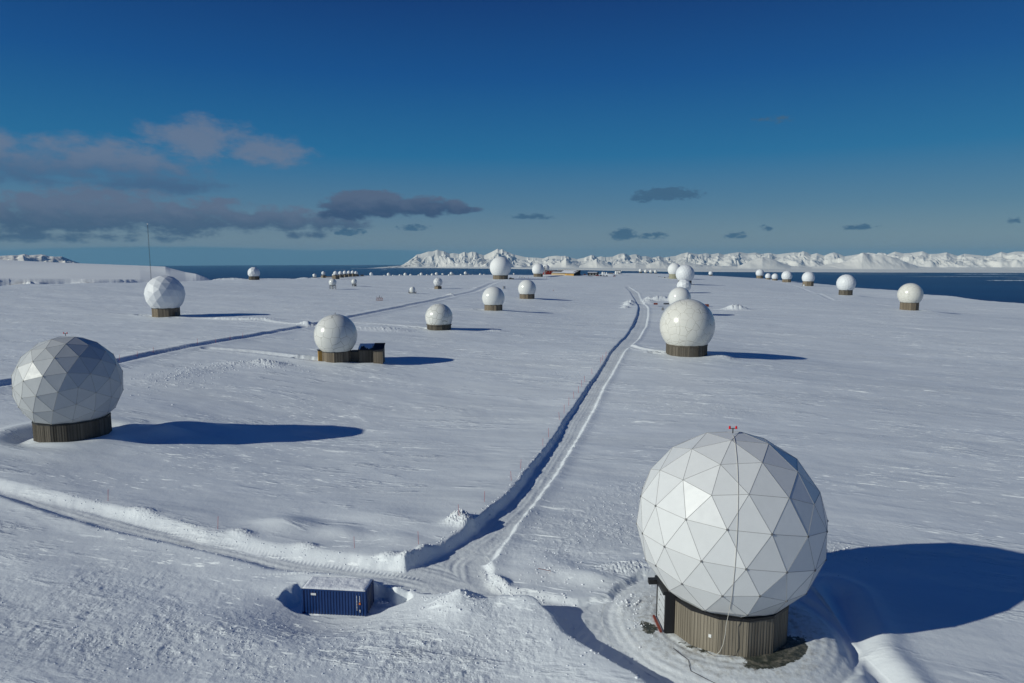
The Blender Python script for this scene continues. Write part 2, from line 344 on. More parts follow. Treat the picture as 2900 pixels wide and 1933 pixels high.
# ------------------------------------------------------------------ terrain
CTRL = np.array([(18.5, 55.7, -31.6), (-73.9, 112.1, -29.8), (-165.2, 324.9, -28.5), (-51.8, 199.0, -30.6), (-31.5, 292.9, -31.3), (-11.2, 409.2, -32.2), (11.9, 537.9, -33.1), (59.3, 229.8, -33.1), (99.4, 404.4, -34.6), (174.4, 693.5, -37.3), (220.5, 872.6, -35.9), (272.0, 1148.2, -37.4), (-16.1, 959.9, -31.9), (43.1, 1129.2, -33.6), (292.1, 500.6, -39.2), (359.5, 735.6, -41.5), (444.2, 1025.8, -44.4), (490.2, 1221.0, -46.1), (512.7, 1334.4, -46.9), (525.2, 1403.8, -47.5), (539.9, 1492.2, -48.1), (434.6, 1498.2, -42.3), (-299.3, 794.1, -27.2), (-161.6, 616.1, -29.6), (-157.4, 681.9, -29.9), (-72.4, 668.7, -31.7), (-83.8, 574.8, -31.2), (-227.8, 884.9, -29.1), (-237.4, 948.1, -29.1), (-232.2, 1020.1, -29.5), (313.4, 1670.9, -41.0), (348.6, 1663.9, -42.0), (-30.7, 131.2, -34.3), (-19.0, 213.6, -32.5), (-5.0, 304.7, -32.7), (25.4, 425.5, -35.4), (49.4, 554.6, -35.8), (109.6, 252.1, -37.5), (138.1, 421.6, -35.9), (344.2, 523.8, -44.1), (416.0, 760.8, -46.2), (-383.7, 512.2, -21.5), (-368.7, 595.0, -23.2), (-347.9, 709.3, -26.2), (-335.7, 867.3, -29.3), (-291.2, 956.7, -31.1), (-260.0, 1120.2, -32.1), (-222.0, 1230.1, -34.6), (-166.2, 1289.3, -36.0), (-34.8, 1349.6, -36.3), (82.1, 1447.7, -40.0), (161.5, 1491.3, -40.5), (258.7, 1730.8, -44.3), (361.5, 1753.1, -44.9), (420.5, 1698.7, -48.3), (476.1, 1611.1, -46.6), (557.1, 1542.5, -49.8), (542.0, 1312.5, -48.4), (526.9, 1133.5, -47.1), (503.6, 1000.4, -45.4), (491.7, 870.8, -43.8), (485.8, 804.7, -43.6), (483.1, 687.2, -44.5), (480.6, 639.5, -44.4), (481.3, 562.1, -44.9), (-37.0, 45.0, -30.2), (39.0, 48.0, -32.6), (0.0, 25.0, -31.0), (0.0, -60.0, -30.7), (0.0, -300.0, -30.0), (-300.0, -50.0, -25.0), (300.0, -50.0, -39.0), (-16.0, 58.0, -31.2), (-400.0, 300.0, -25.0), (450.0, 250.0, -43.0), (-110.0, 60.0, -28.8), (110.0, 90.0, -36.0), (-500.0, -300.0, -22.0), (500.0, -300.0, -40.0), (0.0, 90.0, -31.5), (4, 64, -31.35), (-6, 62, -31.2)])
EDGE = np.array([(-180, 620), (-90, 620), (-50, 640), (-36.83, 640), (-31.78, 700), (-26.12, 790), (-21.16, 930), (-16.93, 1000), (-13.07, 1150), (-10.23, 1250), (-7.35, 1300), (-1.48, 1350), (3.25, 1450), (6.18, 1500), (8.5, 1750), (11.65, 1790), (13.9, 1750), (16.46, 1680), (19.86, 1640), (22.44, 1420), (24.93, 1250), (26.72, 1120), (29.45, 1000), (31.12, 940), (35.11, 840), (36.93, 800), (40.57, 740), (60, 640), (180, 620)])
def U(r2): return np.where(r2 > 0, r2 * np.log(np.maximum(r2, 1e-9)), 0)
_xy = CTRL[:, :2] / 100.; _n = len(CTRL)
_K = U(((_xy[:, None] - _xy[None]) ** 2).sum(-1)) + 0.02 * np.eye(_n); _P = np.c_[np.ones(_n), _xy]
_W = np.linalg.solve(np.block([[_K, _P], [_P.T, np.zeros((3, 3))]]), np.r_[CTRL[:, 2], 0, 0, 0])
def tps(x, y):
    x = x / 100.; y = y / 100.; z = _W[-3] + _W[-2] * x + _W[-1] * y
    for i in range(_n):
        z = z + _W[i] * U((x - _xy[i, 0]) ** 2 + (y - _xy[i, 1]) ** 2)
    return z
main_left = [(-10.8, 65.7), (-9.2, 67.9), (-7.2, 70.4), (-6.1, 72.3), (-4.6, 75.3), (-2.8, 80.3), (-0.4, 87.3), (1.7, 96.1), (5.2, 111.9), (8.1, 125.0), (10.9, 139.5), (14.8, 155.6), (21.1, 180.4), (27.7, 205.5), (34.3, 234.0), (40.7, 259.7), (52.1, 304.7), (60.5, 340.8), (73.7, 400.9), (90.4, 486.5), (103.0, 568.1), (121.7, 705.6), (129.6, 779.7)]
main_right = [(135.6, 795.0), (127.5, 687.7), (110.0, 578.6), (96.5, 480.9), (79.5, 396.2), (67.5, 340.5), (50.0, 271.0), (41.5, 242.9), (34.4, 214.5), (23.6, 172.7), (18.4, 150.3), (13.9, 131.0), (10.3, 115.0), (6.6, 98.3), (3.4, 86.4), (0.3, 75.1), (-1.3, 69.1), (-2.3, 66.6)]
corner = [(-2.3, 66.6), (-1.9, 64.3), (-1.4, 62.6), (-0.4, 61.4), (3.1, 60.3), (6.1, 59.4)]
left_up = [(-150, 120), (-110, 104.5), (-82.1, 93.2), (-67.7, 87.1), (-58.1, 83.4), (-49.0, 79.5), (-40.6, 75.9), (-34.0, 72.7), (-30.5, 71.6), (-25.9, 69.8), (-19.7, 68.0), (-13.7, 66.6), (-10.8, 65.7)]
left_low = [(-150, 115), (-110, 100.5), (-78.3, 88.7), (-64.1, 82.3), (-53.9, 77.1), (-45.1, 72.9), (-37.7, 70.2), (-30.9, 67.8), (-24.3, 65.0), (-19.3, 63.7), (-14.9, 62.6), (-10.1, 61.0), (-7.3, 59.4), (-3.7, 58.2), (0.3, 57.2), (1.8, 57.0)]
crest = [(1.8, 57.0), (3.4, 55.1), (4.3, 52.4), (5.8, 50.2), (7.3, 48.7), (8.9, 47.0), (10.3, 45.1), (13.5, 40.5), (16, 34)]
road2 = [(-140, 60), (-122, 105), (-115.4, 136.8), (-111.4, 160.9), (-107.2, 183.9), (-104.9, 201.7), (-100.6, 217.4), (-93.8, 247.8), (-90.3, 266.8), (-85.9, 286.8), (-79.8, 325.4), (-74.2, 360.9), (-68.0, 394.0), (-63.0, 422.0), (-55.7, 474.9), (-46.0, 548.4), (-34.7, 643.4), (-22.9, 822.3), (-10, 935)]
spurs = [[(-158.6, 318.5), (-146.4, 316.9), (-132.6, 312.2), (-113.7, 307.9), (-88.4, 289.2)], [(-94.9, 210.9), (-79.5, 206.6), (-69.4, 202.1), (-62.5, 199.1), (-55.3, 198.2)], [(-80.5, 309.2), (-63.8, 306.4), (-52.4, 302.8), (-44.1, 297.2), (-36.0, 294.2)], [(-40.7, 404.9), (-23.0, 405.8), (-14.7, 406.8)], [(-75.6, 563.6), (-47.7, 551.6)], [(43.5, 254.2), (45.3, 244.6), (48.1, 237.7), (54.2, 232.0)],
         [(410, 735), (375, 738), (362, 735)], [(335, 560), (300, 640), (330, 735), (420, 1020), (470, 1215), (515, 1390)]]
polyA = main_left + main_right
polyB = left_up + [(-6.5, 71.0), (-3.0, 68.5)] + corner + [(10, 61), (15, 58), (18, 40), (16, 34)] + crest[::-1][1:] + left_low[::-1][1:]
def pdist(x, y, pts):
    """distance to polyline and the position along it"""
    best = np.full(x.shape, 1e9); tt = np.zeros(x.shape); L0 = 0
    for (ax, ay), (bx, by) in zip(pts[:-1], pts[1:]):
        dx, dy = bx - ax, by - ay; l2 = dx * dx + dy * dy; l = math.sqrt(l2)
        t = np.clip(((x - ax) * dx + (y - ay) * dy) / l2, 0, 1)
        d = np.hypot(x - ax - t * dx, y - ay - t * dy)
        m = d < best; best = np.where(m, d, best); tt = np.where(m, L0 + t * l, tt); L0 += l
    return best, tt
def psdf(x, y, poly):
    d, _ = pdist(x, y, poly + [poly[0]]); ins = np.zeros(x.shape, bool); n = len(poly)
    for i in range(n):
        (x1, y1), (x2, y2) = poly[i], poly[(i + 1) % n]
        c = ((y1 > y) != (y2 > y)) & (x < (x2 - x1) * (y - y1) / ((y2 - y1) if y2 != y1 else 1e-9) + x1); ins ^= c
    return np.where(ins, -d, d)
def sub(x, y, pts, pad):
    a = np.array(pts); return (x > a[:, 0].min() - pad) & (x < a[:, 0].max() + pad) & (y > a[:, 1].min() - pad) & (y < a[:, 1].max() + pad)
PATCH = []      # (x, y, z, radius): level pads under things, filled in below
NEARC = (18.5, 55.74)
CONT = (-16.3, 60.55, -33.05)    # container centre x, y, floor z
CONT_RZ = R_(-6)
# (x, y, radius, height, elongation, angle)
PILES = [(126.4, 581, 6, 3.2, 1.8, .3), (119, 590, 5, 2.2, 1.5, 1), (135, 575, 4, 2.0, 1.5, 0), (112, 560, 4, 1.8, 1.5, 0), (91.3, 528, 5, 2.4, 1.2, 1.3), (86, 505, 4, 2.0, 1.3, 1.3), (93, 545, 4, 1.6, 1.3, 1.3), (80, 480, 3.5, 1.2, 1.3, 1.3), (154.3, 469.7, 6, 3.0, 1.5, 0), (108, 540, 4, 1.3, 1.5, 0), (-88.4, 293, 4, 1.0, 1.5, 0), (-115, 312, 5, .9, 2, 0), (-130, 318, 6, .8, 2, 0),
         (-67.7, 188.6, 3, 0.8, 1.6, 0), (-75.7, 187.5, 3.2, 0.5, 1.8, .2), (-71, 189.5, 1.6, 0.5, 1.3, .2), (-80.4, 180.4, 5, .22, 1.8, .8), (-84.4, 167.7, 5, .2, 2, 1.2), (-57, 283.4, 6, .8, 2, 0), (-48.5, 280.3, 5, .6, 2, 0), (69.5, 226, 3.5, 0.9, 1.6, 0), (302, 497, 4, 1.0, 2, 0), (-7, 296, 3, .5, 1.5, 0),
         (-35, 700, 4, 1.0, 1.5, 0), (-50, 556, 3, 1.2, 1.5, 0), (-330, 800, 8, 2.0, 3, 0), (-268, 880, 6, 1.8, 2, 0), (-285, 830, 10, 1.0, 4, 0), (-10.6, 66.7, .9, .5, 1.6, .7), (-12.6, 67.1, .8, .3, 1.6, 0), (-9.4, 68.6, .7, .35, 1.5, 1), (-30, 72.5, .9, .3, 2, -.4), (-22, 69.7, .8, .25, 2, -.3), (-44, 78, 1.2, .3, 2, -.4), (-6.2, 76.6, 1.3, 1.0, 1.3, .8), (-5.2, 75.2, 1.0, .7, 1.3, .8), (-1.3, 62.6, 1.0, .35, 1.5, -1), (10.6, 58.6, 1.0, .5, 1.6, 1.2), (11.4, 66.0, 1.6, .35, 1.8, .2),
         (120, 1195, 3, 1.2, 2, 0), (108, 1160, 3, 1.0, 3, .5), (140, 1190, 4, 1.2, 2, 0), (262, 1165, 4, 1.0, 2, 0), (255, 1172, 3, .8, 2, 0)]
def height(x, y, full=False):
    x = np.asarray(x, float); y = np.asarray(y, float); r = np.hypot(x, y)
    de = np.interp(np.degrees(np.arctan2(x, y)), EDGE[:, 0], EDGE[:, 1]) * (1 + 0.012 * np.sin(np.arctan2(x, y) * 90))
    k = np.minimum(1, (de + 30) / np.maximum(r, 1)); z = tps(x * k, y * k)
    tout = np.maximum(0, r - de)
    nf = sstep(r, 20, 60)
    ca, sa = math.cos(R_(-13)), math.sin(R_(-13)); wa = x * ca + y * sa; wb = -x * sa + y * ca
    z = z + 0.55 * fbm(wa / 60, wb / 28, 5, 3) + 0.16 * fbm(wa / 14, wb / 6, 9, 3)
    fine = sstep(r, 420, 120)
    sas = fbm(wa / 4.5, wb / 1.6, 21, 3, 0.55)
    pm = sstep(fbm(wa / 45, wb / 22, 33, 3), -0.05, 0.45)
    z = z + fine * pm * 0.07 * sas
    # lumpy broken crust in the foreground fields
    def blob(cx, cy, rx, ry): return np.exp(-(((x - cx) / rx) ** 2 + ((y - cy) / ry) ** 2))
    rough = 0.9 * blob(-27, 52, 16, 5) + 0.9 * blob(-5, 50, 9, 7) + .55 * blob(-38, 60, 9, 5) + 0.5 * blob(10, 76, 8, 7) + .4 * blob(20, 88, 10, 8) + 0.7 * blob(-30, 69, 8, 3) * 0 + .7 * blob(34, 71, 6, 4) + .5 * blob(46, 150, 12, 10) + .5 * blob(15, 192, 8, 5) + .55 * blob(-82, 172, 7, 16) + .5 * blob(-68, 186, 14, 6) + .7 * blob(-55, 282, 16, 6) + .6 * blob(120, 575, 30, 30) + .5 * blob(154, 470, 12, 8) + .3 * blob(4, 70, 5, 5)
    rough = np.clip(rough * (0.6 + 0.9 * fbm(x / 3.5, y / 3.5, 55, 3)), 0, 1)
    lum = fbm(x / 0.75, y / 0.75, 60, 4, 0.6); lum2 = np.maximum(0, fbm(x / 1.3, y / 1.3, 77, 2)) ** 1.5
    z = z + sstep(r, 260, 130) * rough * (0.11 * lum + 0.42 * lum2)
    z = z + sstep(r, 200, 90) * 0.015 * lum
    # piles
    for (px, py, pr, ph, el, an) in PILES:
        m = (np.abs(x - px) < pr * el * 2.2) & (np.abs(y - py) < pr * el * 2.2)
        if not m.any(): continue
        X = x[m] - px; Y = y[m] - py; a = X * math.cos(an) + Y * math.sin(an); b = -X * math.sin(an) + Y * math.cos(an)
        q = np.sqrt((a / el) ** 2 + b ** 2) / pr
        s = pr / 4.5
        z[m] += ph * np.exp(-q * q * 1.6) * (1 + 0.9 * fbm(x[m] / s / 1.1, y[m] / s / 1.1, 91, 4, .6, True) * np.minimum(1, q + .35))
    # level pads
    for (px, py, pz, pr) in PATCH:
        m = (np.abs(x - px) < pr * 3) & (np.abs(y - py) < pr * 3)
        if not m.any(): continue
        q = np.hypot(x[m] - px, y[m] - py) / pr
        w = np.exp(-(q / 1.25) ** 4)
        z[m] += (pz - z[m]) * w
    # hollows scoured beside the bases of the middle-distance radomes
    for (px, py, la, lb, dp) in ((-60.5, 200.5, 4.2, 1.6, 1.0), (-41.0, 294.8, 4.0, 1.7, 1.0), (-19.5, 410, 3.6, 1.8, .8), (-176, 327, 5.5, 2.2, .8), (49.5, 231.5, 3.0, 1.2, .5), (-78.8, 669.5, 5, 2, .7)):
        m = (np.abs(x - px) < la * 2.5) & (np.abs(y - py) < lb * 4)
        if not m.any(): continue
        X = x[m] - px; Y = y[m] - py; q = np.sqrt((X / la) ** 2 + (Y / lb) ** 2) + .12 * pn(x[m] / 1.5, y[m] / 1.5, 51)
        z[m] += -dp * sstep(q, 1.08, .8) + .25 * np.exp(-((q - 1.25) / .25) ** 2)
    # mounds of the foreground
    mn = (r < 160)
    X = x[mn]; Y = y[mn]; Z = z[mn]
    if X.size:
        dc, _ = pdist(X, Y, crest); side = psdf(X, Y, polyB); dk, _ = pdist(X, Y, corner + [(10, 61), (15, 58)])
        Z += np.where(side > 0, 0.95 * np.exp(-(dc / 5.0) ** 2), 0) * sstep(dk - dc, 0.2, 1.5) * sstep(Y, 30, 44)
        q = np.hypot((X + 4.6) / 1.2, Y - 56.9); Z += 2.3 * np.exp(-(q / 2.4) ** 1.25)  * sstep(side, -0.9, 0.1)
        Z += 0.5 * np.exp(-(((X - 1.2) / 2.2) ** 2 + ((Y - 56.6) / .9) ** 2))
        # humps right of the junction
        for (hx, hy, hr, hh) in ((6.0, 64.5, 1.5, .4), (3.4, 66.5, 1.8, .35), (8.5, 63.6, 1.2, .4), (1.6, 64.2, 1.5, .3), (-26, 75.5, 2.2, .8), (-12.5, 71.6, 2.0, .4), (-19, 73.5, 1.6, .45), (-15, 79, 3.5, .5)):
            a = (X - hx) * ca + (Y - hy) * sa; b = -(X - hx) * sa + (Y - hy) * ca
            Z += hh * np.exp(-((a / 1.6) ** 2 + b * b) / hr ** 2)
        # hollow in which the container stands
        cx, cy, cz = CONT; c, s = math.cos(CONT_RZ), math.sin(CONT_RZ)
        a = (X - cx) * c + (Y - cy) * s; b = -(X - cx) * s + (Y - cy) * c
        front = np.exp(-((a / 6.0) ** 2)) * sstep(b, 1.0, -1.6) * np.exp(-np.maximum(0, -b - 2.2) ** 2 / 4.5 ** 2)
        Z += (cz + 0.25 - Z) * front * 0.97
        Z += (-30.75 - Z) * np.exp(-((a / 5) ** 4 + ((b - 2.6) / 1.2) ** 4)) * 0.8 * sstep(side, 2.5, 1.0)
        wob = 0.35 * pn(X / 1.3, Y / 1.3, 8)
        # left and right dug-out wedges
        pitl = psdf(a, b, [(-2.9, 1.6), (-4.2, 0.8), (-5.6, -1.0), (-4.6, -1.6), (-3.0, -1.9), (3.0, -2.0), (4.4, -1.9), (7.0, -.2), (6.4, 1.0), (3.2, 2.1), (0, 1.4)]) + wob
        w = sstep(pitl, 0.15, -0.45)
        Z += (np.minimum(Z, cz + 0.1) - Z) * w
        # left dome wind scoop and drift
        q = np.hypot(X + 73.9, Y - 112.1); ang = np.arctan2(Y - 112.1, X + 73.9)
        Z += -0.9 * np.exp(-((q - 7.2) / 1.6) ** 2) * (0.4 + 0.6 * np.cos(ang - 2.6)) + 0.55 * np.exp(-((q - 11.0) / 2.0) ** 2) * (0.5 + .5 * np.cos(ang - 2.9))
        Z += 1.5 * np.exp(-(((X + 61.5) / 3.4) ** 2 + ((Y - 118.5) / 2.2) ** 2)) + .9 * np.exp(-(((X + 59) / 5.5) ** 2 + ((Y - 124.5) / 2.5) ** 2)) - 0.8 * np.exp(-(((X + 62) / 4) ** 2 + ((Y - 113) / 2.2) ** 2))
        Z += .35 * np.exp(-(((X + 74) / 5) ** 2 + ((Y - 105.6) / 1.1) ** 2))
        # ditch right of the apron
        dd, _ = pdist(X, Y, [(31.5, 62), (30.2, 57), (28.6, 52.5), (28.2, 47), (30, 40)])
        Z += -0.75 * np.exp(-(dd / 1.1) ** 2) + 0.35 * np.exp(-(((dd - 2.4)) / 1.2) ** 2) * (X > 29)
        z[mn] = Z
    G = z.copy()
    # ploughed roads
    n1 = 0.20 * pn(x / 2.3, y / 2.3, 41) + 0.06 * pn(x / .9, y / .9, 42)
    sdf = np.full(x.shape, 50.0); dep = np.full(x.shape, 0.5); trk = np.zeros(x.shape); bank = np.zeros(x.shape)
    m = sub(x, y, polyA, 25)
    X, Y = x[m], y[m]
    if X.size:
        s = psdf(X, Y, polyA); sdf[m] = s; dl, tl = pdist(X, Y, main_left); dr, _ = pdist(X, Y, main_right)
        hb = np.interp(tl, [0, 8, 18, 60, 150, 260, 300, 500, 750], [.15, .6, .62, .42, .15, .15, .45, .35, .1])
        bank[m] += np.where(s > -1, hb * np.exp(-(dl / 6.5) ** 2) * (dl < dr), 0) + np.where(s > -1, .22 * np.exp(-(dr / 1.3) ** 2) * (dr < dl), 0)
        trk[m] = dl; dep[m] = np.interp(tl, [0, 60, 150, 300, 800], [.5, .42, .32, .4, .25])
    m = sub(x, y, polyB[2:], 25) & (r < 200)
    X, Y = x[m], y[m]
    if X.size:
        s = psdf(X, Y, polyB); dl, tl = pdist(X, Y, left_up); dc, _ = pdist(X, Y, corner); dw, _ = pdist(X, Y, left_low)
        bank[m] += np.where(s > -1, .45 * np.exp(-(dl / 5.0) ** 2) + .05 * np.exp(-(dc / 2.2) ** 2) + .12 * np.exp(-(dw / 1.5) ** 2) * (Y > 63.5), 0) * (np.abs(sdf[m]) > 0)
        dep[m] = np.where(np.abs(s) < 20, np.minimum(dep[m], .5 - .10 * np.exp(-(dc / 6) ** 2)), dep[m])
        sdf[m] = np.minimum(sdf[m], s); trk[m] = np.where(s < 0.5, np.minimum(dw, dc + 2.0), trk[m])
    q = np.hypot(x - NEARC[0], y - NEARC[1]); s = q - 10.6
    trk = np.where(s < 0, q * 1.0, trk); sdf = np.minimum(sdf, s)
    w1 = sstep(sdf + n1 * sstep(r, 320, 90), 0.3, -0.6)
    w1w = sstep(sdf + 0.5 * n1, 0.7, -1.3)               # gentle bank of the left road
    w2 = np.zeros(x.shape)
    m = sub(x, y, road2, 15); X, Y = x[m], y[m]
    if X.size:
        d, t = pdist(X, Y, road2); hb = np.interp(t, [0, 200, 330, 600, 720, 900], [.8, .7, .75, .5, .8, .1])
        d = d + .12 * pn(X / 5, Y / 9, 43)
        gap = sstep(np.hypot(X + 86, Y - 287), 2.5, 5.5)
        bank[m] += hb * .7 * np.exp(-(np.maximum(0, d - 2.3) / 4.0) ** 2) * gap
        es = .004 * np.hypot(X, Y); w2[m] = sstep(d, 2.5 + es, 2.1 - es * .6); dep[m] = np.where(w2[m] > 0, np.interp(t, [0, 600, 900], [.55, .35, .1]), dep[m]); trk[m] = np.where(w2[m] > 0, d, trk[m])
    for sp in spurs:
        m = sub(x, y, sp, 8); X, Y = x[m], y[m]
        if not X.size: continue
        far = sp[0][1] > 500
        hw = 1.7 if not far else 2.2
        d, t = pdist(X, Y, sp); d = d + .2 * pn(X / 2, Y / 2, 44)
        bank[m] = np.maximum(bank[m], .3 * np.exp(-(np.maximum(0, d - hw) / 2.0) ** 2))
        es = .0025 * np.hypot(X, Y); ww = sstep(d, hw + .1 + es, hw - .4 - es * .5); w2[m] = np.maximum(w2[m], ww); dep[m] = np.where(ww > .02, .35, dep[m]); trk[m] = np.where(ww > .02, d, trk[m])
    # pads around bases dug by the wind and ploughs
    w = np.maximum(w1, w2)
    wl = sstep(x, -12, -20) * sstep(y, 62, 64)      # left road
    ws = np.where((wl > 0) & (r < 200), wl * w1w + (1 - wl) * w1, w1)
    w = np.where(r < 200, np.maximum(ws, w2), w)
    floor = G - dep
    qa = sstep(q, 10.8, 7.5); floor = floor + (-31.62 - floor) * qa
    rut = (0.02 * np.sin(trk * 3.0) + .012 * np.sin(trk * 7.3)) * (1 + 1.5 * pn(x / 3, y / 3, 46)) * sstep(r, 200, 80) * (np.abs(sdf) < 8)
    tread = 0.035 * np.sin((x * .93 - y * .36) * 14) * np.exp(-(((np.abs(trk - 3.1)) / .28) ** 2)) * sstep(r, 150, 80) * (x < -9)
    z = (G + bank) * (1 - w) + (floor + rut + tread + 0.03 * fbm(x / .6, y / .6, 70, 3)) * w
    z = z - (0.12 * tout + tout * tout / 1500.0)
    z = np.maximum(z, -520)
    if not full: return z
    # bare gravel and dirt
    th = np.arctan2(y - NEARC[1], x - NEARC[0]); qn = q
    bare = sstep(np.abs(th + 1.0), 0.85, 0.35) * sstep(qn, 7.3, 6.3) * (qn > 4.5) + .8 * sstep(np.hypot((x - 11.7), (y - 55.0) / 1.3), 1.3, .3) + .5 * sstep(np.abs(th + 2.35), .5, .1) * sstep(qn, 6.0, 5.4)
    bare = np.clip(bare, 0, 1)
    dirt = np.clip(sstep(qn, 10.5, 6.0) * 0.75 * (w > .5) + 0.35 * w * sstep(np.hypot(x + 36, (y - 71.3) * 1.8), 4, 0) + .3 * w * sstep(r, 120, 180) * sstep(r, 330, 200) * (x > -20), 0, 1)
    return z, rough * (1 - w), w, bare, dirt, trk

def grid_mesh(name, X, Y, Z, facemask, matn, attrs, kind, closed=False, smooth=True, label=None, cat=None):
    nr, nc = X.shape
    idx = np.arange(nr * nc).reshape(nr, nc)
    if closed: idx = np.concatenate([idx, idx[:, :1]], 1)
    q = np.stack([idx[:-1, :-1], idx[:-1, 1:], idx[1:, 1:], idx[1:, :-1]], -1)[facemask] if facemask is not None else np.stack([idx[:-1, :-1], idx[:-1, 1:], idx[1:, 1:], idx[1:, :-1]], -1).reshape(-1, 4)
    used, inv = np.unique(q, return_inverse=True)
    q = inv.reshape(-1, 4).astype(np.int32)
    co = np.stack([X.ravel()[used], Y.ravel()[used], Z.ravel()[used]], -1).astype(np.float32)
    me = bpy.data.meshes.new(name); me.vertices.add(len(co)); me.vertices.foreach_set('co', co.ravel())
    me.loops.add(q.size); me.loops.foreach_set('vertex_index', q[:, ::-1].ravel())
    me.polygons.add(len(q)); me.polygons.foreach_set('loop_start', np.arange(0, q.size, 4, dtype=np.int32)); me.polygons.foreach_set('loop_total', np.full(len(q), 4, np.int32))
    me.polygons.foreach_set('use_smooth', np.ones(len(q), bool) if smooth else np.zeros(len(q), bool))
    for k, v in attrs.items():
        a = me.attributes.new(k, 'FLOAT', 'POINT'); a.data.foreach_set('value', v.ravel()[used].astype(np.float32))
    me.materials.append(M[matn]); me.update(calc_edges=True)
    o = bpy.data.objects.new(name, me); link(o, kind=kind, label=label, cat=cat); return o

# ------------------------------------------------------------------ radome data (world metres)
# x, y, ground z, centre z, sphere radius, base radius
DOMES = dict(
 near=(18.5, 55.74, -31.6, -22.49, 7.79, 5.11), left=(-73.9, 112.12, -29.77, -21.03, 7.95, 5.57), left2=(-165.22, 324.94, -28.5, -17.83, 8.91, 6.14),
 A=(-51.78, 199.03, -30.56, -23.0, 6.2, 4.32), B=(-31.48, 292.92, -31.33, -26.03, 5.9, 5.14), C=(-11.18, 409.2, -32.19, -24.71, 6.8, 5.57),
 D=(11.87, 537.92, -33.14, -25.34, 7.14, 5.95), main=(59.34, 229.8, -33.11, -23.35, 9.12, 6.83), gl2=(99.38, 404.44, -34.6, -24.73, 6.65, 5.08),
 fac2=(174.43, 693.51, -37.26, -29.79, 7.3, 5.91), fac1=(220.51, 872.57, -35.91, -22.4, 11.77, 8.28), mat3=(272.05, 1148.21, -37.37, -22.5, 11.05, 8.63),
 big=(-16.11, 959.86, -31.86, -15.53, 15.02, 10.62), m2=(43.1, 1129.18, -33.6, -22.02, 10.11, 7.96), R7=(292.11, 500.6, -39.18, -27.9, 8.39, 6.26),
 R6=(359.46, 735.56, -41.48, -29.04, 9.72, 6.82), R5=(444.15, 1025.79, -44.36, -32.01, 9.22, 7.77), R4=(490.18, 1221.03, -46.06, -34.97, 9.34, 7.42),
 R3=(512.68, 1334.44, -46.95, -39.69, 6.42, 5.14), R2=(525.24, 1403.82, -47.47, -40.6, 6.03, 4.74), R1=(539.93, 1492.24, -48.1, -36.54, 8.75, 7.08),
 R0=(434.63, 1498.23, -42.33, -37.03, 4.75, 3.71), farL=(-299.27, 794.13, -27.2, -19.28, 6.97, 5.93))
SKYLINE = [(-238.2, 1159.3, -30.16, 3.22, -33.72), (-231.8, 1178.2, -34.25, 1.55, -35.0), (-223.8, 1200.4, -34.34, 1.95, -35.35), (-218.7, 1214.0, -32.23, 3.14, -35.13), (-212.6, 1223.8, -34.33, 1.55, -35.41), (-210.0, 1226.7, -34.73, 1.25, -35.5), (-202.4, 1235.3, -34.52, 2.2, -35.43), (-199.5, 1238.6, -34.62, 1.32, -35.52), (-193.9, 1244.6, -33.05, 3.23, -35.7), (-185.4, 1253.8, -34.79, 2.62, -36.28), (-182.1, 1257.4, -35.73, 1.28, -36.38), (-172.8, 1267.1, -35.42, 2.07, -36.67), (-168.3, 1271.7, -33.33, 3.19, -36.47), (-158.8, 1279.7, -35.51, 2.1, -36.7), (-156.0, 1281.1, -35.55, 1.38, -36.55), (-149.7, 1284.5, -34.72, 2.7, -36.64), (-145.0, 1286.9, -35.45, 1.45, -36.71), (-141.9, 1288.5, -32.98, 3.1, -36.49), (-131.0, 1294.1, -34.39, 2.66, -36.45), (-119.7, 1299.6, -35.54, 2.0, -36.47), (-115.3, 1301.8, -32.73, 3.14, -36.33), (-111.2, 1303.8, -34.78, 2.01, -36.39), (-97.7, 1310.1, -35.83, 2.22, -36.77), (-89.1, 1314.0, -32.23, 3.18, -36.67), (-83.3, 1316.7, -35.27, 2.57, -36.61), (-76.0, 1320.0, -35.9, 1.77, -36.7), (-61.5, 1326.2, -35.12, 2.39, -36.33), (-54.3, 1329.3, -35.74, 1.78, -36.42), (3.7, 1372.6, -35.15, 1.7, -37.25)]
ROW6 = [(-221.9, 861.9, -21.36, 3.01, -28.44), (-225.9, 902.1, -22.1, 2.8, -27.86), (-227.4, 932.7, -22.23, 2.85, -28.14), (-229.1, 963.1, -22.67, 2.61, -28.51), (-228.6, 983.8, -23.01, 2.62, -28.92), (-228.6, 1004.3, -24.16, 2.57, -29.21)]
ROWQ = [(313.4, 1670.9, -34.49, 4.4, -41.31), (325.7, 1668.5, -36.24, 4.3, -42.03), (337.7, 1666.1, -36.61, 4.04, -42.14), (348.6, 1663.9, -36.9, 4.03, -42.25)]
for k, d in DOMES.items():
    if k != 'near': PATCH.append((d[0], d[1], d[2], d[5] * 1.35))
for d in ROW6: PATCH.append((d[0], d[1], d[4], 8))
for d in ROWQ: PATCH.append((d[0], d[1], d[4], 8))
PATCH += [(-161.59, 616.13, -29.6, 6), (-157.35, 681.92, -29.92, 6), (-72.43, 668.71, -31.75, 7), (-83.84, 574.84, -31.17, 6), (-43.3, 199.3, -31.1, 4.5),
          (-254.8, 925.6, -28.87, 8), (-260.4, 903.2, -28.0, 6), (95, 1165, -31.9, 30), (63, 1196, -31.6, 14), (140, 1195, -33.1, 14), (216, 1403, -35.6, 10), (192, 1336, -34.2, 10)]

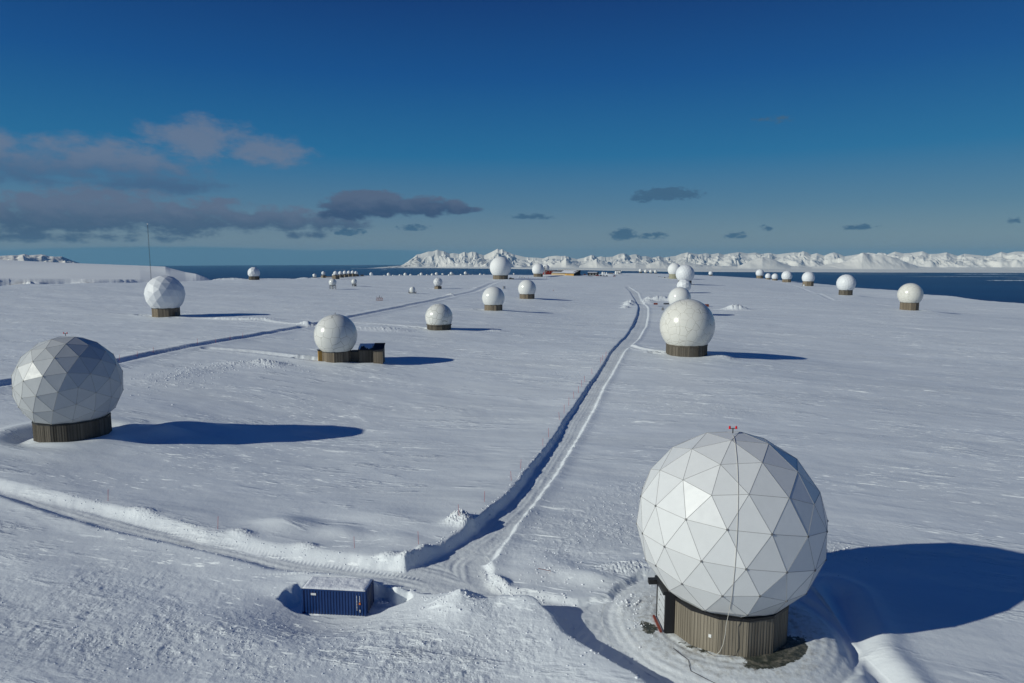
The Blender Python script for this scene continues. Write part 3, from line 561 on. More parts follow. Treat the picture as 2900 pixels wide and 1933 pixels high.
def build_ground():
    az = np.concatenate([np.linspace(-43, 43, 1360), np.linspace(43, 317, 92)[1:-1]])
    rs = [1.0]
    while rs[-1] < 3200:
        r = rs[-1]
        if r < 30: s = 1.5
        elif r < 2000: s = min(max(0.11, r * r / 30200. * 0.8), r * (0.0040 if r < 700 else .0062))
        else: s = 60
        rs.append(r + s)
    r = np.array(rs); a = np.radians(az)
    Rg, A = np.meshgrid(r, a, indexing='ij'); X = Rg * np.sin(A); Y = Rg * np.cos(A)
    Z = np.empty_like(X); RO = np.empty_like(X); W = np.empty_like(X); B = np.empty_like(X); Dt = np.empty_like(X); T = np.empty_like(X)
    for i in range(0, len(r), 40):
        Z[i:i+40], RO[i:i+40], W[i:i+40], B[i:i+40], Dt[i:i+40], T[i:i+40] = height(X[i:i+40], Y[i:i+40], True)
    Wc = np.concatenate([W, W[:, :1]], 1)
    fm = (Wc[:-1, :-1] > .99995) & (Wc[1:, :-1] > .99995) & (Wc[:-1, 1:] > .99995) & (Wc[1:, 1:] > .99995)
    at = dict(rough=RO, bare=B, dirt=Dt, track=T)
    grid_mesh('snow_ground', X, Y, Z, ~fm, 'snow', at, 'structure', closed=True)
    grid_mesh('snow_road', X, Y, Z, fm, 'road', at, 'structure', closed=True)
    print('ground', X.shape)
build_ground()
def gz(x, y): return float(height(np.array([x]), np.array([y]))[0])

# ------------------------------------------------------------------ sea, far hills and mountains
RE = 6.371e6; SEA = 480.0
def sea_z(r): return -SEA - r * r / (2 * RE)
def build_sea():
    m = bpy.data.materials.new('sea_water'); m.use_nodes = True; nt = m.node_tree; L = nt.links.new
    b = nt.nodes['Principled BSDF']; b.inputs['Roughness'].default_value = 0.55; b.inputs['Specular IOR Level'].default_value = 0.12
    geo = N(nt, 'ShaderNodeNewGeometry'); mp = N(nt, 'ShaderNodeMapping'); L(geo.outputs['Position'], mp.inputs[0]); mp.inputs['Scale'].default_value = (0.00012, 0.0005, 0.0001)
    nz = N(nt, 'ShaderNodeTexNoise', in_Scale=1.0, in_Detail=6.0); L(mp.outputs[0], nz.inputs['Vector'])
    mr = N(nt, 'ShaderNodeMapRange'); L(nz.outputs[0], mr.inputs[0]); mr.inputs[1].default_value = .35; mr.inputs[2].default_value = .68
    L(mixc(nt, mr.outputs[0], (0.001, 0.034, 0.135), (0.003, 0.055, 0.175)), b.inputs['Base Color'])  # blue of the higher sky mirrored by waves, painted into the base colour
    M['sea'] = m
    a = np.radians(np.linspace(-180, 180, 361)[:-1]); r = np.concatenate([np.geomspace(900, 90000, 70)])
    Rg, A = np.meshgrid(r, a, indexing='ij')
    grid_mesh('sea', Rg * np.sin(A), Rg * np.cos(A), sea_z(Rg), None, 'sea', {}, 'structure', closed=True)
build_sea()
def pixdir(u, v):
    x = (u - 1450) / 1931.; y = -(v - 966.5) / 1931.; p = R_(7.13)
    d = (x, math.cos(p) + y * math.sin(p), y * math.cos(p) - math.sin(p))
    return math.degrees(math.atan2(d[0], d[1])), d[2] / math.hypot(d[0], d[1])
# true bearings (deg) and slopes of the real skyline of the range across the fjord
def prof(pts): a = np.array([pixdir(*p) for p in pts]); return a[:, 0], a[:, 1]
MT1 = [(1080, 757), (1120, 753.5), (1134, 752), (1145, 746), (1157, 737.4), (1170, 728), (1181, 718.2), (1190, 717), (1212.6, 709.6), (1226, 709), (1238.4, 704.0), (1247, 707), (1258.5, 709), (1272.8, 715.8), (1284, 714), (1300.5, 716.8), (1314.9, 710.6), (1326, 714), (1336.9, 709.8), (1348, 711.5), (1356, 716.3), (1371.3, 720.8), (1390.4, 711.6), (1401, 706), (1409.5, 701.0), (1415, 705), (1422, 702.2), (1432, 709), (1442, 712.5), (1451.6, 717.3), (1470.7, 722), (1489, 726.5), (1506, 727.5), (1523, 728), (1538.4, 730), (1552, 724.6), (1575.8, 721.8), (1590, 723.2), (1601.3, 722.0), (1610, 725), (1618.3, 728.5), (1635.3, 732), (1654, 728), (1664, 724), (1676, 719.6), (1684, 722.6), (1691.4, 726), (1703, 723.8), (1715.2, 726.3), (1735.6, 724.6), (1745, 720), (1754.3, 716.2), (1766.2, 715), (1774, 717.6), (1781.5, 721.5), (1791, 718.4), (1800.2, 716.9), (1808, 720), (1817.2, 724.5), (1830, 722.8), (1847.6, 728), (1867, 723), (1880, 727.6), (1897, 724.5), (1914.8, 722), (1930, 716), (1948, 712), (1964, 715.6), (1980, 717.5), (2000, 714.6), (2015, 717.5), (2034, 714.2), (2050, 719), (2070, 714.5), (2096, 711.3), (2118, 715), (2140.8, 712.5), (2155, 717), (2178, 713.6), (2200, 718), (2219, 715.7), (2249.6, 712), (2262, 713), (2275, 708.4), (2286, 712), (2297, 718.6), (2314, 714), (2324, 718.2), (2334.6, 721.8), (2347, 716), (2361.8, 711.8), (2378, 717), (2392.4, 723.4), (2416, 720), (2443.4, 715), (2460, 712.3), (2480, 717), (2497.8, 712.3), (2511.4, 719), (2524, 714), (2535, 709.6), (2559, 715), (2585, 713), (2613.4, 708.6), (2630.4, 716.5), (2655, 716.2), (2681.4, 711.6), (2697, 717.2), (2712, 722), (2732.4, 716), (2765, 719.8), (2797, 723.0), (2818, 717), (2836, 710), (2853, 714.5), (2875, 709.2), (2900, 709), (2940, 714), (2990, 708), (3060, 716), (3140, 710), (3220, 714)]
COAST = [(1040, 756.5), (1086, 755.6), (1134, 757.5), (1200, 758.2), (1400, 759.8), (1500, 761.5), (1650, 764), (1800, 767), (1900, 768.4), (2100, 769.8), (2500, 771), (2900, 772), (3220, 773)]
# nearer foothills on the right
MT2 = [(1560, 752), (1590, 742), (1603, 729), (1618, 741), (1640, 752), (1665, 745), (1690, 732), (1712, 742), (1735, 752), (1760, 746), (1800, 744), (1830, 750), (1845, 744), (1868, 738), (1885, 742), (1905, 747), (1940, 741), (1962, 746), (2000, 752), (2090, 754), (2125, 738), (2160, 727), (2182, 732), (2206, 741), (2240, 753), (2300, 757), (2390, 742), (2420, 727), (2443, 715), (2470, 722), (2500, 721), (2530, 729), (2555, 738), (2575, 746), (2600, 754), (2640, 757), (2900, 757), (3220, 758)]
def build_mountains():
    ma, ms = prof(MT1); ca, cs = prof(COAST); fa, fs = prof(MT2)
    az = np.linspace(-13.2, 45, 1500); n_r = 230
    # coast distance from its slope: (SEA + d^2/2R)/d = -slope
    s = -np.interp(az, ca, cs); A_ = 1 / (2 * RE); dc = (s - np.sqrt(np.maximum(s * s - 4 * A_ * SEA, 1e-9))) / (2 * A_)
    dm = np.interp(az, [-12, -9, -2, 4, 8, 14, 20, 44], [33500, 34500, 34500, 33500, 34000, 36500, 38500, 40000])
    dc = np.minimum(dc, dm - 1200)
    df = dc + np.interp(az, [-12, 3, 8, 14, 44], [2500, 3200, 4200, 5200, 5200])
    top = np.interp(az, ma, ms) * dm - sea_z(dm)          # height above sea
    topf = np.interp(az, fa, fs, left=-1) * df - sea_z(df); topf = np.maximum(topf, 0)
    tp_ = sstep(az, -12.4, -9.4); dm = dc + (dm - dc) * np.maximum(tp_, .06); far = dm + 7000 * np.maximum(tp_, .02)
    q = np.linspace(0, 1, n_r)
    A, Q = np.meshgrid(np.radians(az), q, indexing='xy')
    DC, DM, DF, TP, TF, FR = [np.broadcast_to(v, A.shape) for v in (dc, dm, df, top, topf, far)]
    # denser rows before the crest
    Rr = np.where(Q < .8, DC + (DM - DC) * (Q / .8), DM + (FR - DM) * ((Q - .8) / .2))
    X = Rr * np.sin(A); Y = Rr * np.cos(A)
    t = (Rr - DC) / (DM - DC)
    wx = X + 900 * fbm(X / 3500, Y / 3500, 3, 3); wy = Y + 900 * fbm(X / 3500, Y / 3500, 13, 3)
    rid = fbm(wx / 1500, wy / 2600, 101, 5, .5, True)      # spurs running towards the fjord
    rid2 = fbm(wx / 420, wy / 1100, 131, 4, .55, True)
    plain = 1 - (2900 + 600 * pn(A * 60, A * 0, 6)) / np.maximum(DM - DC, 3600)
    tt = np.clip((t - plain) / (1 - plain), 0, 1.0)
    rise = tt ** (1.35 - 0.55 * np.clip(rid, -1, 1))
    big = fbm(wx / 2600, wy / 4200, 161, 2, .4, True)
    amp = np.interp(np.degrees(A), [-12, -8, -5, 3], [1.6, 1.6, 1.25, 1.0])
    h = TP * rise * np.clip(1 + amp * (1.2 * (rid - .3) + .9 * (big - .3)) * (1 - tt) ** .8 * sstep(tt, 0, .25), .12, 2.2) + TP * 0.12 * rid2 * sstep(tt, .05, .35) * (1 - sstep(tt, .8, 1.0))
    # the named spurs one can pick out: steep shaded right flanks, crest foot positions from the photograph's bearings
    for (u0, u1, hf, sl) in ((1183, 1162, .95, .8), (1206, 1190, .8, .6), (1262, 1232, .95, .8), (1313, 1300, .9, .8), (1345, 1352, .9, .7), (1424, 1392, 1.0, .7), (1450, 1462, .9, .7), (1499, 1508, .9, .7), (1540, 1528, .9, .8), (1602, 1592, 1.0, .7), (1640, 1632, .8, .7), (1676, 1688, .95, .6), (1716, 1712, .8, .7), (1768, 1790, .95, .6), (1806, 1822, .9, .6), (1868, 1860, .9, .7), (1950, 1935, .95, .7), (1984, 2000, .9, .7), (2096, 2080, .9, .6), (2180, 2190, .8, .7), (2250, 2240, .9, .8), (2277, 2282, .9, .6), (2362, 2372, .9, .6), (2536, 2560, .9, .5), (2614, 2600, .9, .6), (2682, 2700, .9, .6), (2836, 2850, .9, .6)):
        a0, a1 = R_(pixdir(u0, 700)[0]), R_(pixdir(u1, 750)[0]); k0 = float(np.interp(math.degrees(a0), az, top))
        al = a1 + (a0 - a1) * tt; lat = (A - al) * Rr + 130 * pn(Rr / 600, A * 200, 61)
        sp = k0 * hf * tt ** 1.05 - np.abs(lat) * sl
        h = np.where((t < 1) & (tt > 0), np.maximum(h * np.where(np.abs(lat) < 1500, .90, 1), sp), h)
    back = sstep(t, 1.0, 2.2); h = np.where(t > 1, TP * (1 - 0.9 * np.minimum(1, (Rr - DM) / 2500)) , h)
    # foothills: their own crest line with a front and back face
    tf = (Rr - DF) / 1500.; lobe = np.maximum(0, 1 - np.abs(tf) ** 1.25)
    g = TF * lobe * (1 + 0.35 * rid) + TF * .22 * rid2 * lobe * (1 - lobe * .8)
    g = np.minimum(g, TF * 1.02)
    h = np.maximum(h, g)
    h = np.where(t < .03, h * 0 + 6 + 200 * np.maximum(t, 0), np.maximum(h, 12 + 40 * np.minimum(1, t * 4)))
    spit = sstep(np.degrees(A), -11.6, -9.0)
    h = h * spit + (1 - spit) * 2.0
    # keep everything in front below the measured skyline
    lim = (np.broadcast_to(np.interp(az, ma, ms), A.shape)) * Rr - sea_z(Rr)
    h = np.where(t < 1, np.minimum(h, lim - 4), h)
    Z = sea_z(Rr) + h
    Z[0] = sea_z(Rr[0]) - 30; Z[-1] = sea_z(Rr[-1]) - 30
    rock = np.clip(sstep(rid2, -0.05, -0.6) * sstep(h / np.maximum(TP, 60), .15, .5), 0, 1)
    rock = np.maximum(rock, .85 * sstep(np.degrees(A), -7.2, -8.2) * sstep(fbm(X / 300, Z / 60, 71, 3), -.1, .25) * sstep(h / np.maximum(TP, 60), .12, .3) * sstep(h / np.maximum(TP, 60), .95, .6)) * np.interp(np.degrees(A), [-12, -8.5, -6, 0, 11, 14, 20, 44], [1, 1, .5, .35, .6, .35, .3, .25])
    m = bpy.data.materials.new('mountain_snow'); m.use_nodes = True; nt = m.node_tree; L = nt.links.new
    b = nt.nodes['Principled BSDF']; b.inputs['Roughness'].default_value = .8; b.inputs['Specular IOR Level'].default_value = .1
    at = N(nt, 'ShaderNodeAttribute', attribute_name='rock'); L(mixc(nt, at.outputs['Fac'], (0.84, 0.81, 0.755), (0.20, 0.17, 0.155)), b.inputs['Base Color'])  # cream snow tone: warmth of sunlight through far air put into the colour
    M['mtn'] = m
    grid_mesh('mountains', X, Y, Z, None, 'mtn', dict(rock=rock), 'structure')
    # low islands and drifting ice
    M['ice'] = mat('sea_ice', (0.62, 0.68, 0.74), 0.7, .2, var=.1, vscale=.0008)
    k = 0
    for (u0, u1, v, hp, seed) in ((2790, 2960, 794, 1.6, 1), (2700, 2900, 776, .9, 2), (2560, 2900, 783, .5, 3), (1078, 1098, 763.4, .5, 4), (946, 984, 763, .22, 5), (2300, 2620, 775.5, .45, 6), (1820, 1900, 768.6, .4, 7), (2840, 2990, 787, .5, 8), (930, 1060, 751.2, .25, 9)):
        mb = MB(); n = 40; top_, bot = [], []
        for i in range(n + 1):
            u = u0 + (u1 - u0) * i / n; w = hp * (math.sin(math.pi * i / n) ** .5) * (0.55 + .45 * float(pn(np.array([u / 9.]), np.array([seed * 3.3]), seed)[0]))
            w = max(w, .02)
            for lst, vv in ((bot, v + w), (top_, v - w)):
                aa, ss = pixdir(u, vv); sl_ = -ss; disc = max(sl_ * sl_ - 4 * SEA / (2 * RE), 1e-9)
                d = (sl_ - math.sqrt(disc)) / (2 / (2 * RE)); lst.append((d * math.sin(R_(aa)), d * math.cos(R_(aa)), sea_z(d) + 3))
        mb.add(bot + top_, [(i, i + 1, n + 2 + i, n + 1 + i) for i in range(n)])
        mb.build('sea_ice', M['ice'], None, kind='structure')
build_mountains()
def build_far_hills():
    # plateau across the valley on the left, with a gullied rim
    az = np.linspace(-44, -20.2, 900); r = np.concatenate([np.linspace(1150, 1900, 130), np.linspace(1910, 5600, 90)])
    A, Rr = np.meshgrid(np.radians(az), r, indexing='xy'); X = Rr * np.sin(A); Y = Rr * np.cos(A)
    ad = np.degrees(A)
    rim = 1500 + 7 * pn(ad / 2.7, ad * 0, 4) + 22 * fbm(ad / 11., ad * 0 + .5, 8, 2) + 400 * sstep(ad, -25.5, -22.4)
    gul = fbm(ad / 2.6 + .25 * pn(Rr / 90, ad * 3, 3), Rr / 900, 15, 4, .55, True)
    rim = rim - 2 * gul
    zt = -43 + 5.5 * fbm(X / 700, Y / 500, 2, 3) + np.interp(Rr, [1500, 2200, 3000, 4300, 5200], [0, -2, 4, 6, 1])
    zt = zt + np.interp(ad, [-44, -37, -33, -28.5, -26.6, -25, -23.5, -22.3, -21], [3, 2, 0, -3, -8, -17, -38, -75, -150]) * 1.0
    # far edge follows the measured skyline
    eu = [(-80, 733), (0, 734.8), (139, 741.6), (286, 747.2), (380, 750.5), (468, 754), (482, 758.5), (524, 769), (555, 774), (579, 783), (607, 795.5), (640, 812)]
    ea = np.array([pixdir(*p) for p in eu])
    lim = np.interp(ad, ea[:, 0], ea[:, 1]) * Rr
    edge = np.interp(ad, [-44, -29, -26.5, -24.5, -22.5], [4300, 4000, 3200, 2400, 1900])
    zt = np.where(Rr < edge, np.minimum(zt, lim - 1), lim)
    zt = zt + (np.interp(ad, ea[:, 0], ea[:, 1]) * edge - zt) * sstep(Rr, edge - 1400, edge) * (Rr <= edge)
    zt = np.where(Rr > edge, np.interp(ad, ea[:, 0], ea[:, 1]) * edge - (Rr - edge) * 0.6, zt)
    fall = np.maximum(0, rim - Rr)
    sp_ = np.clip(.5 + .62 * fbm(ad / 3.4 + .5 * pn(ad / 1.9, ad * 0, 77) + .12 * pn(Rr / 60, ad, 3), ad * 0 + 7, 15, 4, .62, True), 0, 1) * (.25 + .9 * sstep(pn(ad / 3.1, ad * 0 + 3, 78), -.25, .35))
    sp2 = np.clip(.5 + .5 * fbm(ad / .8, ad * 0 + 2, 25, 2, .5, True), 0, 1)
    zc = zt - fall * (.85 - (.62 * sp_ + .10 * sp2) * sstep(fall, 0, 14)) - 2.0 * sstep(fall, 0, 6)
    Z = np.where(fall > 0, zc, zt); Z = np.maximum(Z, sea_z(Rr) - 10)
    rock = sstep(fall, 2, 10) * sstep(fall, 45, 18) * .45 * sstep(fbm(ad / .7, Rr / 30, 33, 3), .0, .5)
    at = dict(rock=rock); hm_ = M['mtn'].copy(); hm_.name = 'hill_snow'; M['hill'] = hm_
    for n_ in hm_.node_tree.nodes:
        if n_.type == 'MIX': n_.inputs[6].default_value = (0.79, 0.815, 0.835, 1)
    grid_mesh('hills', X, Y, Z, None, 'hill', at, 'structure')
    # higher snowy ridge further off
    pts = [(-260, 728), (-120, 722), (-40, 727), (0, 724), (30, 722), (50, 722), (68, 718.6), (80, 722), (98, 721), (118, 719.4), (135, 724), (155, 726), (175, 725.4), (190, 731), (205, 737), (225, 744), (240, 747), (290, 752)]
    pa = np.array([pixdir(*p) for p in pts]); az = np.linspace(-44, -29.6, 420)
    Q, A = np.meshgrid(np.linspace(0, 1, 80), np.radians(az), indexing='ij'); Rr = 11000 + 6000 * Q; X = Rr * np.sin(A); Y = Rr * np.cos(A)
    sh_ = .5 * pn(Rr / 1300, A * 30, 9) * sstep(14400, 0, 1) * (1 - np.clip((Rr - 11000) / 3500, 0, 1)); tp = np.interp(np.degrees(A) + sh_, pa[:, 0], pa[:, 1]) * 14500
    rid = fbm(X / 900, Y / 1500, 44, 4, .55, True); t = np.minimum(1, (Rr - 11000) / 3500)
    b0 = -520.0
    Z = b0 + (tp - b0) * t ** (.8 - .3 * rid) * (1 - 0.0 * t); Z = np.where(Rr > 14500, tp - (Rr - 14500) * .35, np.minimum(Z + 190 * (rid - .3) * (1 - t) * t * 4, tp * Rr / 14500 - 2))
    grid_mesh('hills', X, Y, Z, None, 'mtn', dict(rock=np.clip(sstep(rid, 0, -.6) * .6, 0, 1)), 'structure')
build_far_hills()

# ------------------------------------------------------------------ radomes
def geodesic(freq):
    ph = (1 + 5 ** .5) / 2
    V = [Vector(v).normalized() for v in ((-1, ph, 0), (1, ph, 0), (-1, -ph, 0), (1, -ph, 0), (0, -1, ph), (0, 1, ph), (0, -1, -ph), (0, 1, -ph), (ph, 0, -1), (ph, 0, 1), (-ph, 0, -1), (-ph, 0, 1))]
    F = [(0, 11, 5), (0, 5, 1), (0, 1, 7), (0, 7, 10), (0, 10, 11), (1, 5, 9), (5, 11, 4), (11, 10, 2), (10, 7, 6), (7, 1, 8), (3, 9, 4), (3, 4, 2), (3, 2, 6), (3, 6, 8), (3, 8, 9), (4, 9, 5), (2, 4, 11), (6, 2, 10), (8, 6, 7), (9, 8, 1)]
    vs, fs, key = [], [], {}
    def vid(p):
        p = p.normalized(); k = (round(p.x, 4), round(p.y, 4), round(p.z, 4))
        if k not in key: key[k] = len(vs); vs.append(p)
        return key[k]
    for a, b, c in F:
        g = {}
        for i in range(freq + 1):
            for j in range(freq + 1 - i):
                g[i, j] = vid(V[a] + (V[b] - V[a]) * (i / freq) + (V[c] - V[a]) * (j / freq))
        for i in range(freq):
            for j in range(freq - i):
                fs.append((g[i, j], g[i + 1, j], g[i, j + 1]))
                if i + j < freq - 1: fs.append((g[i + 1, j], g[i + 1, j + 1], g[i, j + 1]))
    return vs, fs
def geo_shell(root, cz, R, zcut, freq, rot, mshell, mseam, seam_r, hub=None, hub_r=0, hub_zmax=1, jitter=0.0, seed=1):
    rr = random.Random(seed)
    vs, fs = geodesic(freq); rotm = Matrix.Rotation(rot[2], 3, 'Z') @ Matrix.Rotation(rot[1], 3, 'Y') @ Matrix.Rotation(rot[0], 3, 'X')
    vs = [(rotm @ v) * R * (1 + jitter * rr.uniform(-1, 1)) for v in vs]
    bm = bmesh.new(); bv = [bm.verts.new(v + Vector((0, 0, cz))) for v in vs]
    ft = bm.faces.layers.float.new('tone')
    for f in fs:
        fc = bm.faces.new([bv[i] for i in f]); fc[ft] = 1 + rr.uniform(-.035, .035)
    bmesh.ops.bisect_plane(bm, geom=bm.verts[:] + bm.edges[:] + bm.faces[:], plane_co=(0, 0, zcut), plane_no=(0, 0, 1), clear_inner=True)
    bm.normal_update()
    edges = [(e.verts[0].co.copy(), e.verts[1].co.copy()) for e in bm.edges]
    hubs = [v.co.copy() for v in bm.verts if len(v.link_edges) >= 5]
    me = bpy.data.meshes.new('shell'); bm.to_mesh(me); bm.free(); me.materials.append(mshell)
    link(bpy.data.objects.new('shell', me), root)
    if seam_r:
        mb = MB()
        for a, b in edges:
            if min(a.z, b.z) < zcut + 0.02 and max(a.z, b.z) < zcut + 0.03: continue
            mb.cyl(a, b, seam_r, 4)
        mb.build('panel_seams', mseam, root)
    if hub:
        hm = None
        for p in hubs:
            n = (p - Vector((0, 0, cz))).normalized()
            if n.z > hub_zmax: continue
            if hm is None:
                mb = MB(); mb.cyl((0, 0, -.03), (0, 0, .05), hub_r, 10); o = mb.build('hub_plate', hub, root); hm = o.data
            else: o = link(bpy.data.objects.new('hub_plate', hm), root)
            o.location = p; o.rotation_euler = n.to_track_quat('Z', 'Y').to_euler()
def ball_shell(root, cz, R, zcut, m, name='shell', seg=96):
    mb = MB(); a0 = math.acos(max(-1, min(1, (zcut - cz) / R))); rings = max(8, seg // 2); n = seg
    vs = [(0, 0, cz + R)]
    for i in range(1, rings + 1):
        t = a0 * i / rings
        for j in range(n): vs.append((R * math.sin(t) * math.cos(2 * math.pi * j / n), R * math.sin(t) * math.sin(2 * math.pi * j / n), cz + R * math.cos(t)))
    fs = [(0, 1 + j, 1 + (j + 1) % n) for j in range(n)]
    for i in range(rings - 1):
        b = 1 + i * n
        fs += [(b + j, b + n + j, b + n + (j + 1) % n, b + (j + 1) % n) for j in range(n)]
    mb.add(vs, fs); return mb.build(name, m, root, smooth=True)
def base_wall(root, rb, z0, z1, n, m, board=0.16, rot=0.0, rim=M['black'], rim_h=0.22, rim_o=.08, plinth=0, tonevar=.3, name='base_wall', seed=3, relief=.02):
    """polygonal ring wall clad in vertical boards of uneven tone"""
    rr = random.Random(seed); mb = MB(); k = int(max(3, round(2 * rb * math.sin(math.pi / n) / board)))
    P = [Vector((rb * math.cos(rot + 2 * math.pi * i / n), rb * math.sin(rot + 2 * math.pi * i / n), 0)) for i in range(n)]
    for i in range(n):
        a, b = P[i], P[(i + 1) % n]; d = (b - a); nn = Vector((d.y, -d.x, 0)).normalized(); w = d / k; ft = rr.uniform(-.12, .12)
        for j in range(k):
            off = nn * (relief * (j % 2)); t = 1 + ft + rr.uniform(-1, 1) * tonevar
            p, q = a + w * j + off, a + w * (j + 1) + off
            mb.add([(p.x, p.y, z0), (q.x, q.y, z0), (q.x, q.y, z1), (p.x, p.y, z1)], [(0, 1, 2, 3)], 0, t)
            if relief:
                e, f = a + w * (j + 1), a + w * (j + 1) + nn * relief
                mb.add([(e.x, e.y, z0), (f.x, f.y, z0), (f.x, f.y, z1), (e.x, e.y, z1)], [(0, 1, 2, 3)], 0, t * .8)
    mb.build(name, m, root)
    def ring(r0, r1, za, zb, nm, mt):
        q = MB(); A = [(r1 * math.cos(rot + 2 * math.pi * i / n), r1 * math.sin(rot + 2 * math.pi * i / n)) for i in range(n)]
        B = [(x * r0 / r1, y * r0 / r1) for x, y in A]; vs = [(x, y, za) for x, y in A] + [(x, y, zb) for x, y in A] + [(x, y, zb) for x, y in B] + [(x, y, za) for x, y in B]
        fs = []
        for i in range(n):
            j = (i + 1) % n; fs += [(i, j, n + j, n + i), (n + i, n + j, 2 * n + j, 2 * n + i), (2 * n + i, 2 * n + j, 3 * n + j, 3 * n + i), (3 * n + i, 3 * n + j, j, i)]
        q.add(vs, fs); q.build(nm, mt, root)
    if rim: ring(rb * .72, rb + rim_o, z1 - rim_h, z1 + .03, 'rim', rim)
    if plinth: ring(rb * .9, rb + .10, z0 - .3, z0 + plinth, 'plinth', M['plinth'])
def beacon(root, z, s=1.0):
    mb = MB(); mb.cyl((0, 0, z), (0, 0, z + .45 * s), .05 * s, 8); mb.cyl((-.3 * s, 0, z + .4 * s), (.3 * s, 0, z + .4 * s), .035 * s, 6)
    o = mb.build('beacon_post', M['darkmetal'], root)
    for sx in (-1, 1):
        q = MB(); q.cyl((.27 * s * sx, 0, z + .38 * s), (.27 * s * sx, 0, z + .62 * s), .10 * s, 10, .07 * s); q.build('beacon_lamp', M['redlamp'], o)
def whip(root, z, h=.8, name='antenna'):
    mb = MB(); mb.cyl((0, 0, z - .1), (0, 0, z + h), .05, 5); mb.cyl((0, 0, z - .05), (0, 0, z + .1), .16, 8); mb.build(name, M['darkmetal'], root)
def radome(key, label, kind, wood, nside=12, cat='radome', group='white radomes standing on the snow plateau', **kw):
    x, y, zg, zc, R, rb = DOMES[key]
    root = empty('radome', (x, y, zg), 0, label, cat, group); cz = zc - zg
    ztop = cz - math.sqrt(max(R * R - (rb * kw.get('seat', .985)) ** 2, .01))
    ztop = max(ztop, kw.get('minbase', .9)); 
    base_wall(root, rb, -.8, ztop, nside, wood, board=kw.get('board', .3), rot=kw.get('rot', .2), rim=kw.get('rim', M['black']), rim_h=kw.get('rim_h', .2), rim_o=kw.get('rim_o', .08), seed=int(x * 7) & 255, tonevar=kw.get('tonevar', .3), plinth=kw.get('plinth', 0), relief=kw.get('relief', .02))
    if kind == 'geo':
        geo_shell(root, cz, R, ztop - .02, kw.get('freq', 3), kw.get('orient', (.3, .2, .5)), kw.get('mat', M['fabric']), kw.get('mseam', M['seam']), kw.get('seam_r', .03), kw.get('hub'), kw.get('hub_r', .1), kw.get('hub_zmax', 1), kw.get('jitter', 0), int(y) & 63)
    else: ball_shell(root, cz, R, ztop - .02, kw.get('mat', M['glossy']))
    return root, cz, R, rb, ztop

# foreground radome with its door, cable and lamp
root, cz, R, rb, zt = radome('near', 'huge faceted white radome closest to the camera on a pale slatted timber base', 'geo', M['wood_new'], 14, board=.13, rot=R_(182) - math.pi / 14, rim_h=.2, rim_o=.07, plinth=.3, freq=3, orient=NEAR_ORIENT if 'NEAR_ORIENT' in globals() else (R_(31.7), R_(8), R_(40)), seam_r=.021, hub=M['hub'], hub_r=.09, hub_zmax=.32, tonevar=.18, relief=.03)
beacon(root, cz + R - .02, 1.0)
def near_extras(root):
    a = R_(182); n = Vector((math.cos(a), math.sin(a), 0)); t = Vector((-n.y, n.x, 0)); ap = rb * math.cos(math.pi / 14)
    def ob(name, mtl, cu, cn, czz, su, sn, sz, par=None):
        c = n * cn + t * cu; mb = MB(); mb.box(c.x, c.y, czz, sn, su, sz, a); return mb.build(name, mtl, par or root)
    H = 3.45
    fr = ob('door_frame', M['black'], 1.35, ap + .30, H / 2, .28, .8, H); ob('frame_jamb', M['black'], -1.35, ap + .30, H / 2, .28, .8, H, fr)
    ob('frame_head', M['black'], 0, ap + .40, H + .12, 3.0, 1.0, .32, fr); ob('wind_hood', M['black'], -.9, ap + 1.15, H + .05, .5, .9, .42, fr)
    dr = ob('door', M['doorgrey'], 0, ap + .62, H / 2 - .05, 2.42, .08, H - .2)
    for k in range(1, 5):
        ob('door_joint', M['grey'], 0, ap + .665, k * H / 5.2, 2.42, .012, .03, dr)
    for k in range(4): ob('door_latch', M['darkmetal'], -.6 + .4 * (k % 2), ap + .68, .5 + k * .7, .1, .03, .08, dr)
    ob('threshold', M['rust'], 0, ap + .95, .06, 2.6, .18, .16)
    a2 = R_(-108); 
    for ang, zz, s, mt in ((-121, 1.35, .22, M['white']),):
        q = R_(ang); c = Vector((math.cos(q), math.sin(q), 0)) * (rb * .985 + .03); mb = MB(); mb.box(c.x, c.y, zz, .05, s, s * 1.2, q); mb.build('sign', mt, root)
    # white line from the lamp down over the shell
    view = R_(-108.4 + 7); pts = []
    from mathutils.bvhtree import BVHTree
    shm = [o for o in root.children if o.name.startswith('shell')][0].data
    bvh = BVHTree.FromPolygons([v.co.copy() for v in shm.vertices], [tuple(p.vertices) for p in shm.polygons])
    for i in range(61):
        th = R_(2 + 126 * i / 60); az = view - R_(4) * i / 60
        d_ = Vector((math.sin(th) * math.cos(az), math.sin(th) * math.sin(az), math.cos(th))); hit = bvh.ray_cast(Vector((0, 0, cz)), d_)
        if hit[0] is not None: pts.append(hit[0] + d_ * .03)
    az = view - R_(6); rr = [(5.75, 3.0), (5.85, 2.2), (6.0, 1.4), (6.05, .8), (5.9, .35), (5.7, .12), (5.4, .05)]
    for k, (r_, z_) in enumerate(rr): a3 = az - R_(1.3) * k * k * .32; pts.append(Vector((r_ * math.cos(a3), r_ * math.sin(a3), z_)))
    mb = MB(); mb.tube(pts, .022, 6); mb.build('white_line', M['rope'], root)
near_extras(root)
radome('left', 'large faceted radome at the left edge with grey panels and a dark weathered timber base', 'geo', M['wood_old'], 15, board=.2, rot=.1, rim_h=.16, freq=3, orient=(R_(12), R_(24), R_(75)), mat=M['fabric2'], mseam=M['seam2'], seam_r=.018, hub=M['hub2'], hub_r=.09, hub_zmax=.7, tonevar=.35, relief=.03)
beacon([o for o in COL.objects if o.name.startswith('radome')][-1], DOMES['left'][3] - DOMES['left'][2] + 7.93, 1.0)
